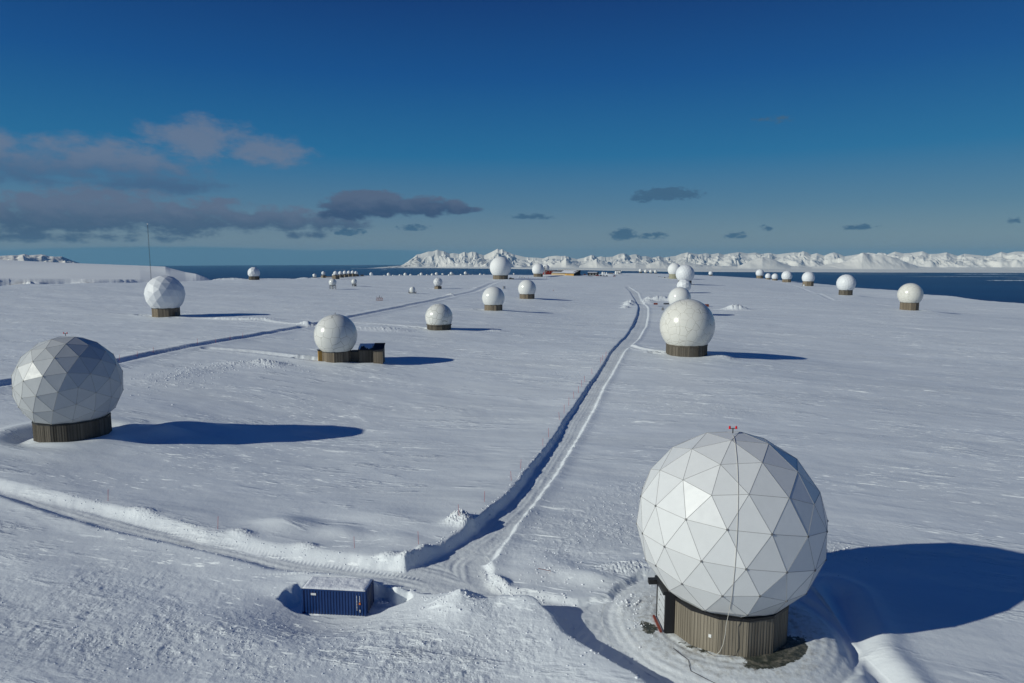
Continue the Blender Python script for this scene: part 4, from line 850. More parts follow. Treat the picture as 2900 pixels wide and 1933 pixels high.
r_, *_ = radome('left2', 'faceted white radome with a brown base standing in front of the tall thin mast', 'geo', M['wood_mid'], 8, board=.35, rot=R_(-98), freq=3, orient=(R_(40), R_(15), R_(5)), mat=M['fabric3'], mseam=M['seam2'], seam_r=.0, jitter=.006)
mb = MB(); mb.box(5.9, -2.3, 1.0, .08, 1.4, 2.2, R_(-22)); mb.build('door', M['darkmetal'], r_)
rA, czA, RA, rbA, ztA = radome('A', 'glossy white radome with panel seams joined to a small dark wooden hut', 'ball', M['wood_mid'], 12, board=.22, rot=.1, mat=M['panelA'], rim_h=.1, seat=.97)
whip(rA, czA + RA, .6)
radome('B', 'glossy seamed radome on a low timber ring, midway between the hut radome and the centre', 'ball', M['wood_old'], 14, board=.3, rot=.1, mat=M['panelB'], rim=M['wood_old'], rim_h=.35, rim_o=.3)
radome('C', 'plain glossy white radome just beyond the low seamed one, nearer of the plain pair', 'ball', M['wood_mid'], 12, board=.4, rot=.3, mat=M['glossy'])
radome('D', 'plain glossy white radome on a timber ring directly below the long ochre building', 'ball', M['wood_mid'], 12, board=.4, rot=.1, mat=M['glossy'])
rm, czm, Rm, rbm, ztm = radome('main', 'big cream radome with a net of seams, front of the overlapping column', 'ball', M['wood_old'], 14, board=.3, rot=.12, mat=M['panelM'], rim=M['wood_old'], rim_h=.45, rim_o=.12, tonevar=.4)
whip(rm, czm + Rm, .4)
r_, c_, R2, *_ = radome('gl2', 'bluish white glossy radome directly behind the big seamed one', 'ball', M['wood_mid'], 12, board=.4, mat=M['glossy'])
whip(r_, c_ + R2, .3)
radome('fac2', 'smaller coarse faceted radome on a square dark box, third in the overlapping column', 'geo', M['wood_old'], 4, board=.5, rot=R_(-60), freq=2, orient=(R_(20), R_(35), R_(10)), mat=M['fabric3'], seam_r=0)
radome('fac1', 'large finely faceted radome, second from the back of the overlapping column', 'geo', M['wood_old'], 12, board=.5, freq=4, orient=(R_(10), R_(15), R_(10)), mat=M['fabric3'], seam_r=0, jitter=.004)
radome('mat3', 'smooth matt radome on a pale concrete ring, farthest of the overlapping column', 'ball', M['concrete'], 16, board=1.5, mat=M['matte'], tonevar=.05, rim=None)
radome('big', 'very large smooth matt radome on the skyline left of the station buildings', 'ball', M['wood_mid'], 10, board=.6, rot=.2, mat=M['matte'], tonevar=.35, rim_h=.4)
radome('m2', 'smooth matt radome in front of the red building', 'ball', M['wood_mid'], 8, board=.6, rot=.5, mat=M['matte'], rim_h=.3)
radome('R7', 'glossy radome with fine seams, nearest and rightmost of the row beside the sea', 'ball', M['wood_mid'], 12, board=.45, mat=M['panelM'], tonevar=.2)
radome('R6', 'faceted radome second from the right in the row beside the sea', 'geo', M['wood_old'], 10, board=.6, freq=4, orient=(R_(10), R_(25), R_(5)), mat=M['fabric3'], seam_r=0, jitter=.004)
r_, *_ = radome('R5', 'faceted radome third from the right beside the sea, pale door in its base', 'geo', M['wood_mid'], 8, board=.6, freq=4, orient=(R_(30), R_(5), R_(50)), mat=M['fabric3'], seam_r=0, jitter=.005)
mb = MB(); mb.box(-7.3, -3.2, 1.2, 1.0, 2.6, 2.2, R_(20)); mb.build('door', M['doorgrey'], r_)
radome('R4', 'faceted radome fourth from the right in the row beside the sea', 'geo', M['wood_mid'], 10, board=.7, freq=3, orient=(R_(50), R_(5), R_(20)), mat=M['fabric3'], seam_r=0)
radome('R3', 'small faceted radome fifth from the right in the row beside the sea', 'geo', M['wood_mid'], 8, board=.7, freq=3, mat=M['fabric3'], seam_r=0)
radome('R2', 'small faceted radome just right of the leftmost one in the row beside the sea', 'geo', M['wood_mid'], 8, board=.7, freq=3, orient=(.1, .9, .2), mat=M['fabric3'], seam_r=0)
radome('R1', 'faceted radome at the far left end of the row beside the sea', 'geo', M['wood_mid'], 10, board=.7, freq=3, orient=(.7, .1, .2), mat=M['fabric3'], seam_r=0)
radome('R0', 'small lone faceted radome on the skyline between the column and the seaside row', 'geo', M['wood_old'], 8, board=.7, freq=3, mat=M['fabric3'], seam_r=0)
radome('farL', 'faceted radome alone at the left edge of the plateau with the sea behind', 'geo', M['wood_old'], 10, board=.5, freq=2, orient=(.5, .3, .2), mat=M['fabric3'], seam_r=0)

# small faceted radome on a box, lattice stands, capsule
def box_radome(x, y, zg, zc, R, w, h, rz, label, freq=2, mt=M['fabric3'], wood=M['wood_mid'], orient=(.4, .2, .1), group='small radomes on boxes', ant=False, ball=False):
    root = empty('radome', (x, y, zg), 0, label, 'radome', group); cz = zc - zg
    base_wall(root, w * .7071, -.6, h, 4, wood, board=.4, rot=rz + math.pi / 4, rim=M['black'], rim_h=.12, rim_o=.05, tonevar=.12)
    z0 = max(h - .05, cz - R * .93)
    if ball: ball_shell(root, cz, R, z0, M['glossy'], seg=32)
    else: geo_shell(root, cz, R, z0, freq, orient, mt, M['seam'], 0)
    if z0 > h + .1:
        mb = MB(); mb.cyl((0, 0, h - .1), (0, 0, z0 + .1), R * .5, 12); mb.build('neck', M['grey'], root)
    if ant: whip(root, cz + R, .7)
    return root
box_radome(-72.43, 668.71, -31.75, -25.09, 4.53, 5.0, 2.55, R_(-40), 'coarse faceted radome with a whip antenna on a square brown box', 2, M['fabric'], ant=True, orient=(R_(32), R_(0), R_(50)))
rl = ['nearest, leftmost and largest', 'second from the left', 'third from the left', 'fourth from the left', 'fifth from the left', 'rightmost']
for i, (x, y, zc, R, zg) in enumerate(ROW6):
    box_radome(x, y, zg, zc, R, R * 2.15, max(1.6, zc - zg - R * .88), R_(-35), 'faceted radome on a box, %s of the six in a row' % rl[i], 2, orient=(.4 + i * .05, .2, .1))
box_radome(-254.8, 925.6, -28.87, -22.84, 2.8, 5.0, 3.1, R_(-40), 'small faceted radome on a pale box standing alone left of the row of six')
box_radome(-241.8, 929.0, -28.55, -25.62, 2.32, 3.0, .8, 0, 'tiny white radome half hidden behind the left end of the row of six', ball=True)
box_radome(-260.4, 903.2, -28.0, -25.3, 2.51, 3.6, .5, 0, 'tiny smooth radome on a dark low base, left end of the far left cluster', ball=True, wood=M['black'])
ql = ['leftmost and tallest', 'second from the left', 'third from the left', 'rightmost']
for i, (x, y, zc, R, zg) in enumerate(ROWQ):
    box_radome(x, y, zg, zc, R, R * 1.25, zc - zg - R * .85, R_(20), 'small round radome, %s of four on stands near the white shed' % ql[i], ball=True, wood=M['wood_old'], group='four radomes right of the white shed')
def lattice_radome(x, y, zg, zc, R, hw, label, box=False):
    root = empty('radome', (x, y, zg), R_(8), label, 'radome', 'small radomes on steel lattice stands'); cz = zc - zg; ht = cz - R * .82
    for sx in (-1, 0, 1):
        for sy in (-1, 1):
            mb = MB(); mb.cyl((sx * hw, sy * hw * .8, -.4), (sx * hw, sy * hw * .8, ht), .13, 6); mb.build('leg', M['darkmetal'], root)
    mb = MB()
    for sy in (-1, 1):
        for sx in (-1, 0): mb.cyl((sx * hw, sy * hw * .8, 0), ((sx + 1) * hw, sy * hw * .8, ht), .07, 5); mb.cyl(((sx + 1) * hw, sy * hw * .8, 0), (sx * hw, sy * hw * .8, ht), .07, 5)
    mb.build('bracing', M['darkmetal'], root)
    mb = MB(); mb.box(0, 0, ht - .1, hw * 2.1, hw * 1.8, .25); mb.build('platform', M['darkmetal'], root)
    mb = MB(); mb.box(-hw * .3, 0, ht * .55, hw * .6, hw * .5, ht * .5); mb.build('cabinet', M['white'], root)
    if box: mb = MB(); mb.cyl((hw * .7, -hw, ht * .45), (hw * .7, -hw * .3, ht * .45), hw * .42, 14); mb.build('cable_drum', M['darkmetal'], root)
    ball_shell(root, cz, R, ht + .02, M['glossy'], seg=48)
lattice_radome(-161.59, 616.13, -29.6, -23.37, 3.38, 2.55, 'small glossy radome on a steel lattice stand, left and larger of the pair')
lattice_radome(-157.35, 681.92, -29.92, -25.14, 2.78, 1.9, 'small glossy radome on a lattice stand with a cable drum, right of the pair', True)
def capsule():
    root = empty('radome', (-83.84, 574.84, -31.17), R_(10), 'small bullet shaped radome on a low steel platform beside the side track', 'radome')
    mb = MB(); n = 32; prof_ = [(2.15, .9), (2.3, 1.6), (2.4, 2.6), (2.38, 3.4)] + [(2.38 * math.cos(a), 3.4 + 2.4 * math.sin(a)) for a in np.linspace(.15, 1.5, 9)]
    vs = [(r * math.cos(2 * math.pi * j / n), r * math.sin(2 * math.pi * j / n), z) for r, z in prof_ for j in range(n)] + [(0, 0, 5.82)]
    fs = [(i * n + j, i * n + (j + 1) % n, (i + 1) * n + (j + 1) % n, (i + 1) * n + j) for i in range(len(prof_) - 1) for j in range(n)] + [((len(prof_) - 1) * n + j, (len(prof_) - 1) * n + (j + 1) % n, len(vs) - 1) for j in range(n)]
    mb.add(vs, fs); mb.build('shell', M['glossy'], root, smooth=True)
    mb = MB(); mb.box(0, 0, .78, 6.6, 5.0, .25); mb.build('platform', M['wood_old'], root)
    for sx in (-1, 1):
        for sy in (-1, 1): mb = MB(); mb.box(sx * 2.3, sy * 1.9, .15, .3, .3, 1.1); mb.build('leg', M['black'], root)
    mb = MB()
    for sx in (-3.2, 3.2):
        for sy in (-2.4, 0, 2.4): mb.cyl((sx, sy, .9), (sx, sy, 2.0), .06, 5)
        mb.cyl((sx, -2.4, 2.0), (sx, 2.4, 2.0), .06, 5); mb.cyl((sx, -2.4, 1.45), (sx, 2.4, 1.45), .05, 5)
    mb.build('railing', M['grey'], root)
    mb = MB(); mb.cyl((-3.3, -.5, .9), (-3.3, -.5, 3.2), .09, 6); mb.cyl((-2.7, -2.2, .9), (-2.7, -2.2, 2.9), .1, 6); mb.build('pipe', M['darkmetal'], root)
    mb = MB(); mb.box(-4.3, -.6, .8, 2.0, .8, .12, 0); mb.build('stairs', M['white'], root)
capsule()
# little radomes along the skyline: only their shells show above the snow crest
sk_lab = ['faceted white ball sitting on the skyline just left of the lone run of tiny radomes', 'tiny snow-level dome right after the skyline ball', 'small half buried dome just left of the second larger ball', 'pale ball second of the larger skyline balls from the left', 'tiny dome directly right of the second larger skyline ball', 'tiniest low dome between two larger skyline balls on the left', 'medium half dome left of the third larger skyline ball', 'tiny dome touching the left side of the third larger skyline ball', 'third of the larger skyline balls from the left', 'medium half dome right of the third larger skyline ball', 'tiny low dome right of that medium half dome', 'small half dome touching the left of the fourth larger ball', 'fourth of the larger skyline balls from the left', 'small half dome directly above the bullet shaped radome area', 'tiny dome tucked right beside another small half dome', 'medium dome left of the ball above the coarse faceted box radome', 'tiny dome in front of the ball above the box radome', 'larger ball directly above the coarse faceted box radome', 'medium half dome right of the ball above the box radome', 'small half dome left of the sixth larger skyline ball', 'sixth of the larger skyline balls from the left', 'narrow dome touching the right side of the sixth larger ball', 'small half dome halfway between the sixth ball and the dark based ball', 'skyline ball on a dark base beside a thin pole', 'rounded dome right of the ball on the dark base', 'low dome second right of the ball on the dark base', 'last medium half dome before the giant matt radome', 'low tiny dome nearest the left side of the giant matt radome', 'tiny dome between the giant matt radome and the three ball frame']
for i, (x, y, zc, R, zg) in enumerate(SKYLINE):
    root = empty('skyline_radome', (x, y, zg), 0, sk_lab[i], 'radome', 'small radomes along the skyline'); cz = zc - zg; zb = max(cz - R * .9, .1)
    dark = i in (23,)
    mb = MB(); mb.cyl((0, 0, -2.5), (0, 0, zb + .1), R * .62, 14); mb.build('base_wall', M['black'] if dark else (M['pile'] if cz < R * 1.1 else M['wood_mid']), root)
    if i == 0: geo_shell(root, cz, R, zb, 2, (.4, .2, .1), M['fabric3'], M['seam'], 0)
    else: ball_shell(root, cz, R, max(cz - R * .9, -1.0), M['glossy'], seg=32)

# ------------------------------------------------------------------ huts and station buildings
def quad_building(name, label, cat, A, B, C, zg, hf, hb, wall, roof, over=.3, snow=None, group=None, rimm=M['black'], cols=40, parts=None):
    """footprint: A front-left, B front-right, C back-right (world xy); single-pitch roof rising to the back"""
    A, B, C = Vector(A), Vector(B), Vector(C); D = A + (C - B); root = empty(name, (A.x, A.y, zg), 0, label, cat, group)
    f = lambda p: (p.x - A.x, p.y - A.y)
    a, b, c, d = map(f, (A, B, C, D)); mb = MB(); rr = random.Random(5)
    def wallf(p, q, hp, hq, k):
        for i in range(k):
            s, e = i / k, (i + 1) / k; P = (p[0] + (q[0] - p[0]) * s, p[1] + (q[1] - p[1]) * s); Q = (p[0] + (q[0] - p[0]) * e, p[1] + (q[1] - p[1]) * e)
            h1 = hp + (hq - hp) * s; h2 = hp + (hq - hp) * e
            mb.add([(P[0], P[1], -.8), (Q[0], Q[1], -.8), (Q[0], Q[1], h2), (P[0], P[1], h1)], [(0, 1, 2, 3)], 0, 1 + rr.uniform(-.25, .25))
    wallf(a, b, hf, hf, cols); wallf(b, c, hf, hb, cols // 2); wallf(c, d, hb, hb, cols); wallf(d, a, hb, hf, cols // 2)
    mb.build('wall', wall, root)
    cen = Vector(((a[0] + c[0]) / 2, (a[1] + c[1]) / 2)); L1 = (B - A).normalized(); L2 = (C - B).normalized()
    def ex(p, s1, s2): return (p[0] + L1.x * s1 * over + L2.x * s2 * over, p[1] + L1.y * s1 * over + L2.y * s2 * over)
    aa, bb, c2, d2 = ex(a, -1, -1), ex(b, 1, -1), ex(c, 1, 1), ex(d, -1, 1); k = over * (hb - hf) / max((C - B).length, .1)
    q = MB(); t = .22
    vs = [(aa[0], aa[1], hf - k), (bb[0], bb[1], hf - k), (c2[0], c2[1], hb + k), (d2[0], d2[1], hb + k)]
    q.add(vs + [(x, y, z + t) for x, y, z in vs], [(3, 2, 1, 0), (4, 5, 6, 7), (0, 1, 5, 4), (1, 2, 6, 5), (2, 3, 7, 6), (3, 0, 4, 7)])
    ro = q.build('roof', roof, root)
    if snow:   # ragged snow blanket on the roof slab
        nx, ny = snow[0], 12; mb2 = MB(); g = {}
        for i in range(nx + 1):
            for j in range(ny + 1):
                u, v = i / nx, j / ny
                keep = snow[1](u, v)
                P = [vs[0][m] * (1 - u) * (1 - v) + vs[1][m] * u * (1 - v) + vs[2][m] * u * v + vs[3][m] * (1 - u) * v for m in range(3)]
                g[i, j] = (P[0], P[1], P[2] + t + (.22 if keep else -.1))
        keys = list(g); idn = {k_: n_ for n_, k_ in enumerate(keys)}
        mb2.add([g[k_] for k_ in keys], [(idn[i, j], idn[i + 1, j], idn[i + 1, j + 1], idn[i, j + 1]) for i in range(nx) for j in range(ny) if snow[1]((i + .5) / nx, (j + .5) / ny)])
        mb2.build('snow_cover', M['pile'], ro, smooth=True)
    return root
# hut joined to radome A
hr = quad_building('wooden_hut', 'dark wooden hut with a black mono-pitch roof beside the seamed radome', 'hut', (-45.0, 198.2), (-40.9, 198.6), (-41.3, 203.4), -31.1, 3.7, 4.6, M['wood_old'], M['roofdark'], over=.2, snow=(14, lambda u, v: v > .35 + .25 * math.sin(u * 7) or u < .12), cols=24)
quad = quad_building('wooden_hut', 'taller slim wooden hut at the right end of the hut pair', 'hut', (-40.6, 197.3), (-37.9, 197.6), (-38.3, 203.2), -31.0, 3.5, 4.9, M['wood_mid'], M['roofdark'], over=.2, cols=20)
whip(quad, 4.8, .8)
mb = MB(); mb.box(0, 0, 1.45, 2.9, 3.2, 2.9, 0); cor = mb.build('passage', M['wood_old'], None); cor.location = (-46.3, 200.6, -30.9)
cor.name = 'passage_hut'; cor['label'] = 'low flat roofed passage between the seamed radome and its hut'; cor['category'] = 'passage'
mb = MB(); mb.box(0, 0, 3.0, 3.0, 3.4, .18, 0); mb.build('roof', M['roofdark'], cor)
mb = MB(); mb.box(-4.3, -1.5, 1.45, 1.3, 2.4, 3.6, R_(20)); mb.build('porch', M['wood_yel'], rA)
mb = MB(); mb.box(-4.3, -1.5, 3.3, 1.6, 2.6, .14, R_(20)); mb.build('porch_roof', M['roofdark'], rA)
# long station building: tan wall, ochre end, snow roof; red building behind-left
lb = quad_building('station_building', 'long low station building with tan and ochre front and a snow covered shed roof', 'building', (67.9, 1178), (102.9, 1140.4), (116.2, 1166.2), -32.2, 3.6, 8.6, M['wood_yel'], M['roofdark'], over=.8, cols=60,
    snow=(60, lambda u, v: not (u < .35 and .35 < v < .78) and not (v < .12 and u < .62) and not (v > .9) and not (u > .86 and .25 < v < .8 and math.sin(u * 90 + v * 9) > -.2)))
mb = MB(); d = Vector((35.0, -37.6, 0)); n_ = Vector((-37.6, -35, 0)).normalized() * .05
mb.add([(n_.x, n_.y, -.8), (d.x * .62 + n_.x, d.y * .62 + n_.y, -.8), (d.x * .62 + n_.x, d.y * .62 + n_.y, 3.3), (n_.x, n_.y, 3.3)], [(0, 1, 2, 3)]); mb.build('tan_wall', M['wood_tan'], lb)
mb = MB(); a_, b_ = Vector((35.06, -37.7, 0)), Vector((48.4, -11.9, 0)); off = Vector((.06, -.03, 0))
mb.add([a_ + off + Vector((0, 0, -.8)), b_ + off + Vector((0, 0, -.8)), b_ + off + Vector((0, 0, 8.5)), a_ + off + Vector((0, 0, 3.5))], [(0, 1, 2, 3)]); mb.build('gable_shade', M['roofdark'], lb)  # near-black sheet over the end wall, its shade put into the colour
rb_ = quad_building('red_building', 'dark red boarded building with small white windows behind the matt radome', 'building', (56.0, 1193.7), (78.0, 1197.7), (76, 1206), -31.6, 6.4, 7.2, M['redwall'], M['roofdark'], over=.5, cols=30, snow=(30, lambda u, v: u > .25 and v > .3))
for i, (u, w_) in enumerate(((.2, 1.7), (.42, .9), (.66, 2.6))):
    mb = MB(); mb.box(22 * u, 4 * u - .08, 4.6, w_, .12, 1.0, R_(10)); f_ = mb.build('window', M['white'], rb_)
    mb = MB(); mb.box(22 * u, 4 * u - .16, 4.6, w_ * .6, .06, .5, R_(10)); mb.build('pane', M['glass'], f_)
mb = MB(); mb.box(0, 0, 6, 2.1, 1.6, 18.5); ch = mb.build('tower', M['grey'], None); ch.location = (56.8, 1188.5, -31.8); ch.name = 'steel_tower'; ch['label'] = 'tall narrow grey tower between the matt radome and the one behind it'; ch['category'] = 'tower'
for k in range(4): mb = MB(); mb.box(0, -.84, 3 + k * 3.2, 1.0, .08, .5); mb.build('louvre', M['white'], ch)
b_ = empty('radome', (59.9, 1208.5, -31), 0, 'round radome half hidden behind the grey tower and red building', 'radome', 'white radomes standing on the snow plateau')
mb = MB(); mb.cyl((0, 0, -1), (0, 0, 6.5), 4.6, 20); mb.build('base_wall', M['wood_mid'], b_); ball_shell(b_, 10.87, 5.84, 6.2, M['matte'], seg=48)
# cluttered yard right of it
sh = quad_building('equipment_shed', 'low black shed with a snow covered roof right of the long building', 'shed', (131.6, 1189), (149.4, 1186), (151.5, 1198), -33.3, 4.6, 5.6, M['roofdark'], M['roofdark'], over=.6, snow=(16, lambda u, v: u < .86), cols=20)
for u in (.22, .5, .78): mb = MB(); mb.box(17.8 * u, -3 * u - .1, 2.2, 2.6, .15, 2.4, R_(-9.5)); mb.build('shed_door', M['grey'], sh)
ws = quad_building('white_shed', 'small white shed with a black roof on the skyline beside a little radome', 'shed', (211.1, 1402.5), (221.6, 1401), (223.5, 1409), -35.6, 6.2, 6.6, M['white'], M['roofdark'], over=.4, cols=12)
mb = MB(); mb.box(6.9, -1.15, 2.4, 1.5, .15, 4.4, R_(-8)); mb.build('door', M['grey'], ws)
for nm, x, y, zc, R, zg, lab in (('radome', 212.2, 1396.0, -32.57, 2.68, -35.4, 'little white radome in front of the white shed'), ('radome', 177.3, 1338.3, -32.4, 2.3, -34.4, 'tall white capsule radome left of the grey container on the skyline'), ('radome', 187.1, 1387.4, -32.9, 1.1, -35.5, 'tiny ball directly right of the white capsule radome'), ('radome', 191.5, 1386.8, -33.36, 1.4, -35.5, 'tiny ball between the capsule radome and the grey container')):
    root = empty(nm, (x, y, zg), 0, lab, 'radome', 'tiny white radomes near the yard'); cz = zc - zg
    mb = MB(); mb.cyl((0, 0, -.8), (0, 0, cz), R * (.98 if 'capsule' in lab else .7), 18); mb.build('base_wall', M['white'], root); ball_shell(root, cz, R, cz - R * .7, M['glossy'], seg=32)
root = empty('antenna_pole', (223.8, 1399, -35.6), 0, 'white ball antenna on a short pole right of the white shed', 'antenna'); mb = MB(); mb.cyl((0, 0, 0), (0, 0, 5.2), .3, 8); mb.build('pole', M['darkmetal'], root); ball_shell(root, 5.9, 1.14, 4.9, M['glossy'], seg=24)
def shipping_box(loc, rz, L_, W_, H_, m, label, name='container', n=12):
    root = empty(name, loc, rz, label, 'container'); mb = MB()
    def side(y, s):
        k = int(L_ / .28); 
        for i in range(k):
            x0 = -L_ / 2 + .08 + (L_ - .16) * i / k; w = (L_ - .16) / k; o = s * .05
            xs = [x0, x0 + w * .3, x0 + w * .45, x0 + w * .85, x0 + w]; ys = [y, y, y - o, y - o, y]
            for a in range(4):
                mb.add([(xs[a], ys[a], .1), (xs[a + 1], ys[a + 1], .1), (xs[a + 1], ys[a + 1], H_ - .1), (xs[a], ys[a], H_ - .1)], [(0, 1, 2, 3)])
    side(-W_ / 2 + .02, -1); side(W_ / 2 - .02, 1)
    for sx in (-1, 1): mb.box(sx * (L_ / 2 - .05), 0, H_ / 2, .04, W_ - .1, H_ - .15)
    mb.box(0, 0, H_ - .06, L_ - .1, W_ - .1, .04); mb.build('body', m, root)
    fr = MB()
    for sx in (-1, 1):
        for sy in (-1, 1): fr.box(sx * (L_ / 2 - .06), sy * (W_ / 2 - .06), H_ / 2, .14, .14, H_)
    for z in (.06, H_ - .06):
        for sy in (-1, 1): fr.box(0, sy * (W_ / 2 - .05), z, L_ - .26, .10, .12)
        for sx in (-1, 1): fr.box(sx * (L_ / 2 - .05), 0, z, .10, W_ - .26, .12)
    fr.build('frame', m, root)
    return root
shipping_box((192.2, 1336.2, -34.3), 0, 8.3, 2.5, 2.1, M['grey'], 'grey flat container on the skyline left of the white shed')
shipping_box((104.5, 495.6, -34.9), R_(-5), 2.6, 2.0, 1.15, M['rust'], 'small red container box half buried left of the bluish glossy radome')
shipping_box((113.0, 498.9, -35.0), R_(4), 3.6, 2.0, .9, M['darkmetal'], 'long dark box lying right of the small red container')
c_ = shipping_box((138.5, 499.6, -37.1), R_(6), 3.4, 2.2, .9, M['rust'], 'low rusty sledge box emerging right of the seamed radome')
c2_ = shipping_box((143.2, 500.6, -37.3), R_(6), 2.4, 2.2, 2.3, M['rust'], 'upright rusty red box at the right of the low sledge box')
# ------------------------------------------------------------------ blue container in the foreground
cx, cy, cz_ = CONT
bc = shipping_box((cx, cy, cz_), CONT_RZ, 6.06, 2.44, 2.59, M['blue'], 'blue corrugated shipping container dug into the snow with a snow covered roof')
def roof_snow():
    nx, ny = 48, 20; vs, fs = [], []
    for j in range(ny + 1):
        for i in range(nx + 1):
            u, v = i / nx, j / ny; x = -3.0 + 6.0 * u; y = -1.2 + 2.4 * v; e = min(u, 1 - u, ) * 6; e2 = min(v, 1 - v) * 2.4; k = min(1, e / .18, e2 / .18)
            h = 2.59 + .02 + k * (.10 + .05 * float(pn(np.array([x * 1.2]), np.array([y * 1.2]), 5)[0]) + (.05 * rnd.random() if u > .55 else .012 * rnd.random()))
            vs.append((x, y, h))
    for j in range(ny):
        for i in range(nx): a = j * (nx + 1) + i; fs.append((a, a + 1, a + nx + 2, a + nx + 1))
    mb = MB(); mb.add(vs, fs); mb.build('snow_cover', M['pile'], bc, smooth=True)
roof_snow()
mb = MB(); mb.box(-1.9, -1.24, 2.12, .48, .03, .2); mb.build('plate', M['white'], bc)
mb = MB(); mb.box(2.48, -1.24, 1.42, .14, .03, .2); mb.build('sticker', M['orange'], bc)
mb = MB()
for x, z0, z1, w in ((2.2, .75, 2.15, .05), (2.48, 1.6, 2.15, .05), (2.48, .6, .76, .1)):
    z = z0
    while z < z1: h = rnd.uniform(.05, .12); mb.box(x, -1.237, z + h / 2, w, .02, h); z += h + .05
mb.build('lettering', M['white'], bc)
mb = MB()
for y in (-.6, -.2, .2, .6): mb.cyl((3.06, y, .2), (3.06, y, 2.4), .03, 6)
mb.build('lock_bars', M['grey'], bc)
# ------------------------------------------------------------------ vehicles
def vehicle(loc, rz, L_, W_, H_, m, label, cat='car', cabin=(.1, .55), tracks=False, group=None, name='parked_car'):
    root = empty(name, loc, rz, label, cat, group); h0 = H_ * .28; hb = H_ * .38
    pr = [(-.5, h0), (-.5, h0 + hb * .9), (-.3, h0 + hb), (.38, h0 + hb), (.5, h0 + hb * .7), (.5, h0)]
    def ext(p, w, nm, mt, par=None):
        mb = MB(); k = len(p); mb.add([(x * L_, -w / 2, z) for x, z in p] + [(x * L_, w / 2, z) for x, z in p], [tuple(range(k)), tuple(reversed(range(k, 2 * k)))] + [(i, i + k, (i + 1) % k + k, (i + 1) % k) for i in range(k)]); return mb.build(nm, mt, par or root, bevel=.04)
    ext(pr, W_, 'body', m); c0, c1 = cabin
    ext([(-.5 + c0, h0 + hb * .98), (-.5 + c0 + .05, H_ * .97), (-.5 + c1 - .1, H_), (-.5 + c1, h0 + hb * .98)], W_ * .86, 'cabin', M['glass']); mb = MB(); mb.box((-.5 + (c0 + c1) / 2 - .02) * L_, 0, H_ + .02, (c1 - c0 - .16) * L_, W_ * .8, .06); mb.build('roof', m, root)
    if tracks:
        for s in (-1, 1): mb = MB(); mb.box(0, s * W_ * .42, h0 * .6, L_ * .86, W_ * .26, h0 * 1.15); mb.build('track', M['rubber'], root, bevel=.1)
    else:
        for sx in (-.31, .31):
            for s in (-1, 1): mb = MB(); mb.cyl((sx * L_, s * W_ * .5 - s * .22, h0 * .95), (sx * L_, s * W_ * .5, h0 * .95), h0 * .95, 14); mb.build('wheel', M['rubber'], root)
    return root
vehicle((-.8, 953, -32.0), R_(-8), 7.0, 2.6, 2.6, M['darkmetal'], 'black tracked vehicle parked against the base of the giant matt radome', 'snow vehicle', tracks=True, name='tracked_vehicle')
vehicle((258.9, 1161.5, -36.6), R_(20), 4.6, 1.9, 1.7, M['carwhite'], 'white car parked on the left of two near the concrete ring radome', group='white cars near the concrete ring radome')
vehicle((264.3, 1160.4, -36.8), R_(-15), 4.6, 1.9, 1.6, M['carwhite'], 'white car parked closest to the concrete ring radome', group='white cars near the concrete ring radome')
vehicle((146, 1171, -33.5), R_(10), 6.2, 2.3, 2.0, M['red'], 'red tracked vehicle in front of the black shed', 'snow vehicle', tracks=True, name='tracked_vehicle')
vehicle((152, 1170.3, -33.5), R_(-10), 4.4, 2.2, 2.2, M['darkmetal'], 'dark vehicle touching the right of the red tracked one', 'snow vehicle', tracks=True, name='tracked_vehicle')
vehicle((156.6, 1166, -33.8), R_(25), 3.4, 1.8, 1.5, M['darkmetal'], 'small dark snow vehicle at the right end of the yard row', 'snow vehicle', tracks=True, name='tracked_vehicle')
vehicle((157.6, 1139.2, -33.6), R_(80), 3.6, 3.2, 2.2, M['darkmetal'], 'dark vehicle seen end on, standing alone right of the yard', 'snow vehicle', tracks=True, name='tracked_vehicle')
vehicle((170.1, 1137.3, -33.8), R_(80), 3.6, 3.2, 2.2, M['rust'], 'dark red vehicle seen end on, farthest right of the yard vehicles', 'snow vehicle', tracks=True, name='tracked_vehicle')
vehicle((126.5, 1192, -32.6), R_(5), 4.2, 2.2, 2.6, M['rust'], 'brown snow covered machine left of the black shed', 'snow vehicle', tracks=True, name='tracked_vehicle')
vehicle((120.0, 1190, -32.7), R_(0), 5.2, 2.0, 1.2, M['darkmetal'], 'low dark sledge between the long building and the brown machine', 'snow vehicle', tracks=True, name='tracked_vehicle')
vehicle((233.0, 874, -37.6), R_(5), 5.5, 2.5, 2.0, M['darkmetal'], 'dark vehicle right of the coarse faceted radome in the column', 'snow vehicle', tracks=True, name='tracked_vehicle')
# ------------------------------------------------------------------ small equipment
def ground_thing(name, label, cat, x, y, rz=0, dz=0, group=None): return empty(name, (x, y, gz(x, y) + dz), rz, label, cat, group)
r0 = ground_thing('antenna_rig', 'reddish steel antenna frame standing alone on the snow', 'antenna', -90.1, 463.7, .2)
mb = MB()
for x in (-2, -.7, .7, 2):
    for y in (-1.4, 1.4): mb.cyl((x, y, -.3), (x, y, 1.7), .09, 6)
for y in (-1.4, 1.4):
    mb.cyl((-2, y, 1.7), (2, y, 1.7), .09, 6); mb.cyl((-2, y, .1), (2, y, .1), .07, 6)
    for x in (-2, -.7, .7): mb.cyl((x, y, .1), (x + 1.3, y, 1.7), .05, 5)
for x in (-2, 2): mb.cyl((x, -1.4, 1.7), (x, 1.4, 1.7), .09, 6)
mb.build('frame', M['rust'], r0)
mb = MB()
for x in (-1.7, 1.4):
    mb.cyl((x, 0, 1.7), (x, 0, 3.0), .05, 5); mb.cyl((x - .6, 0, 3.0), (x + .6, 0, 3.0), .04, 5)
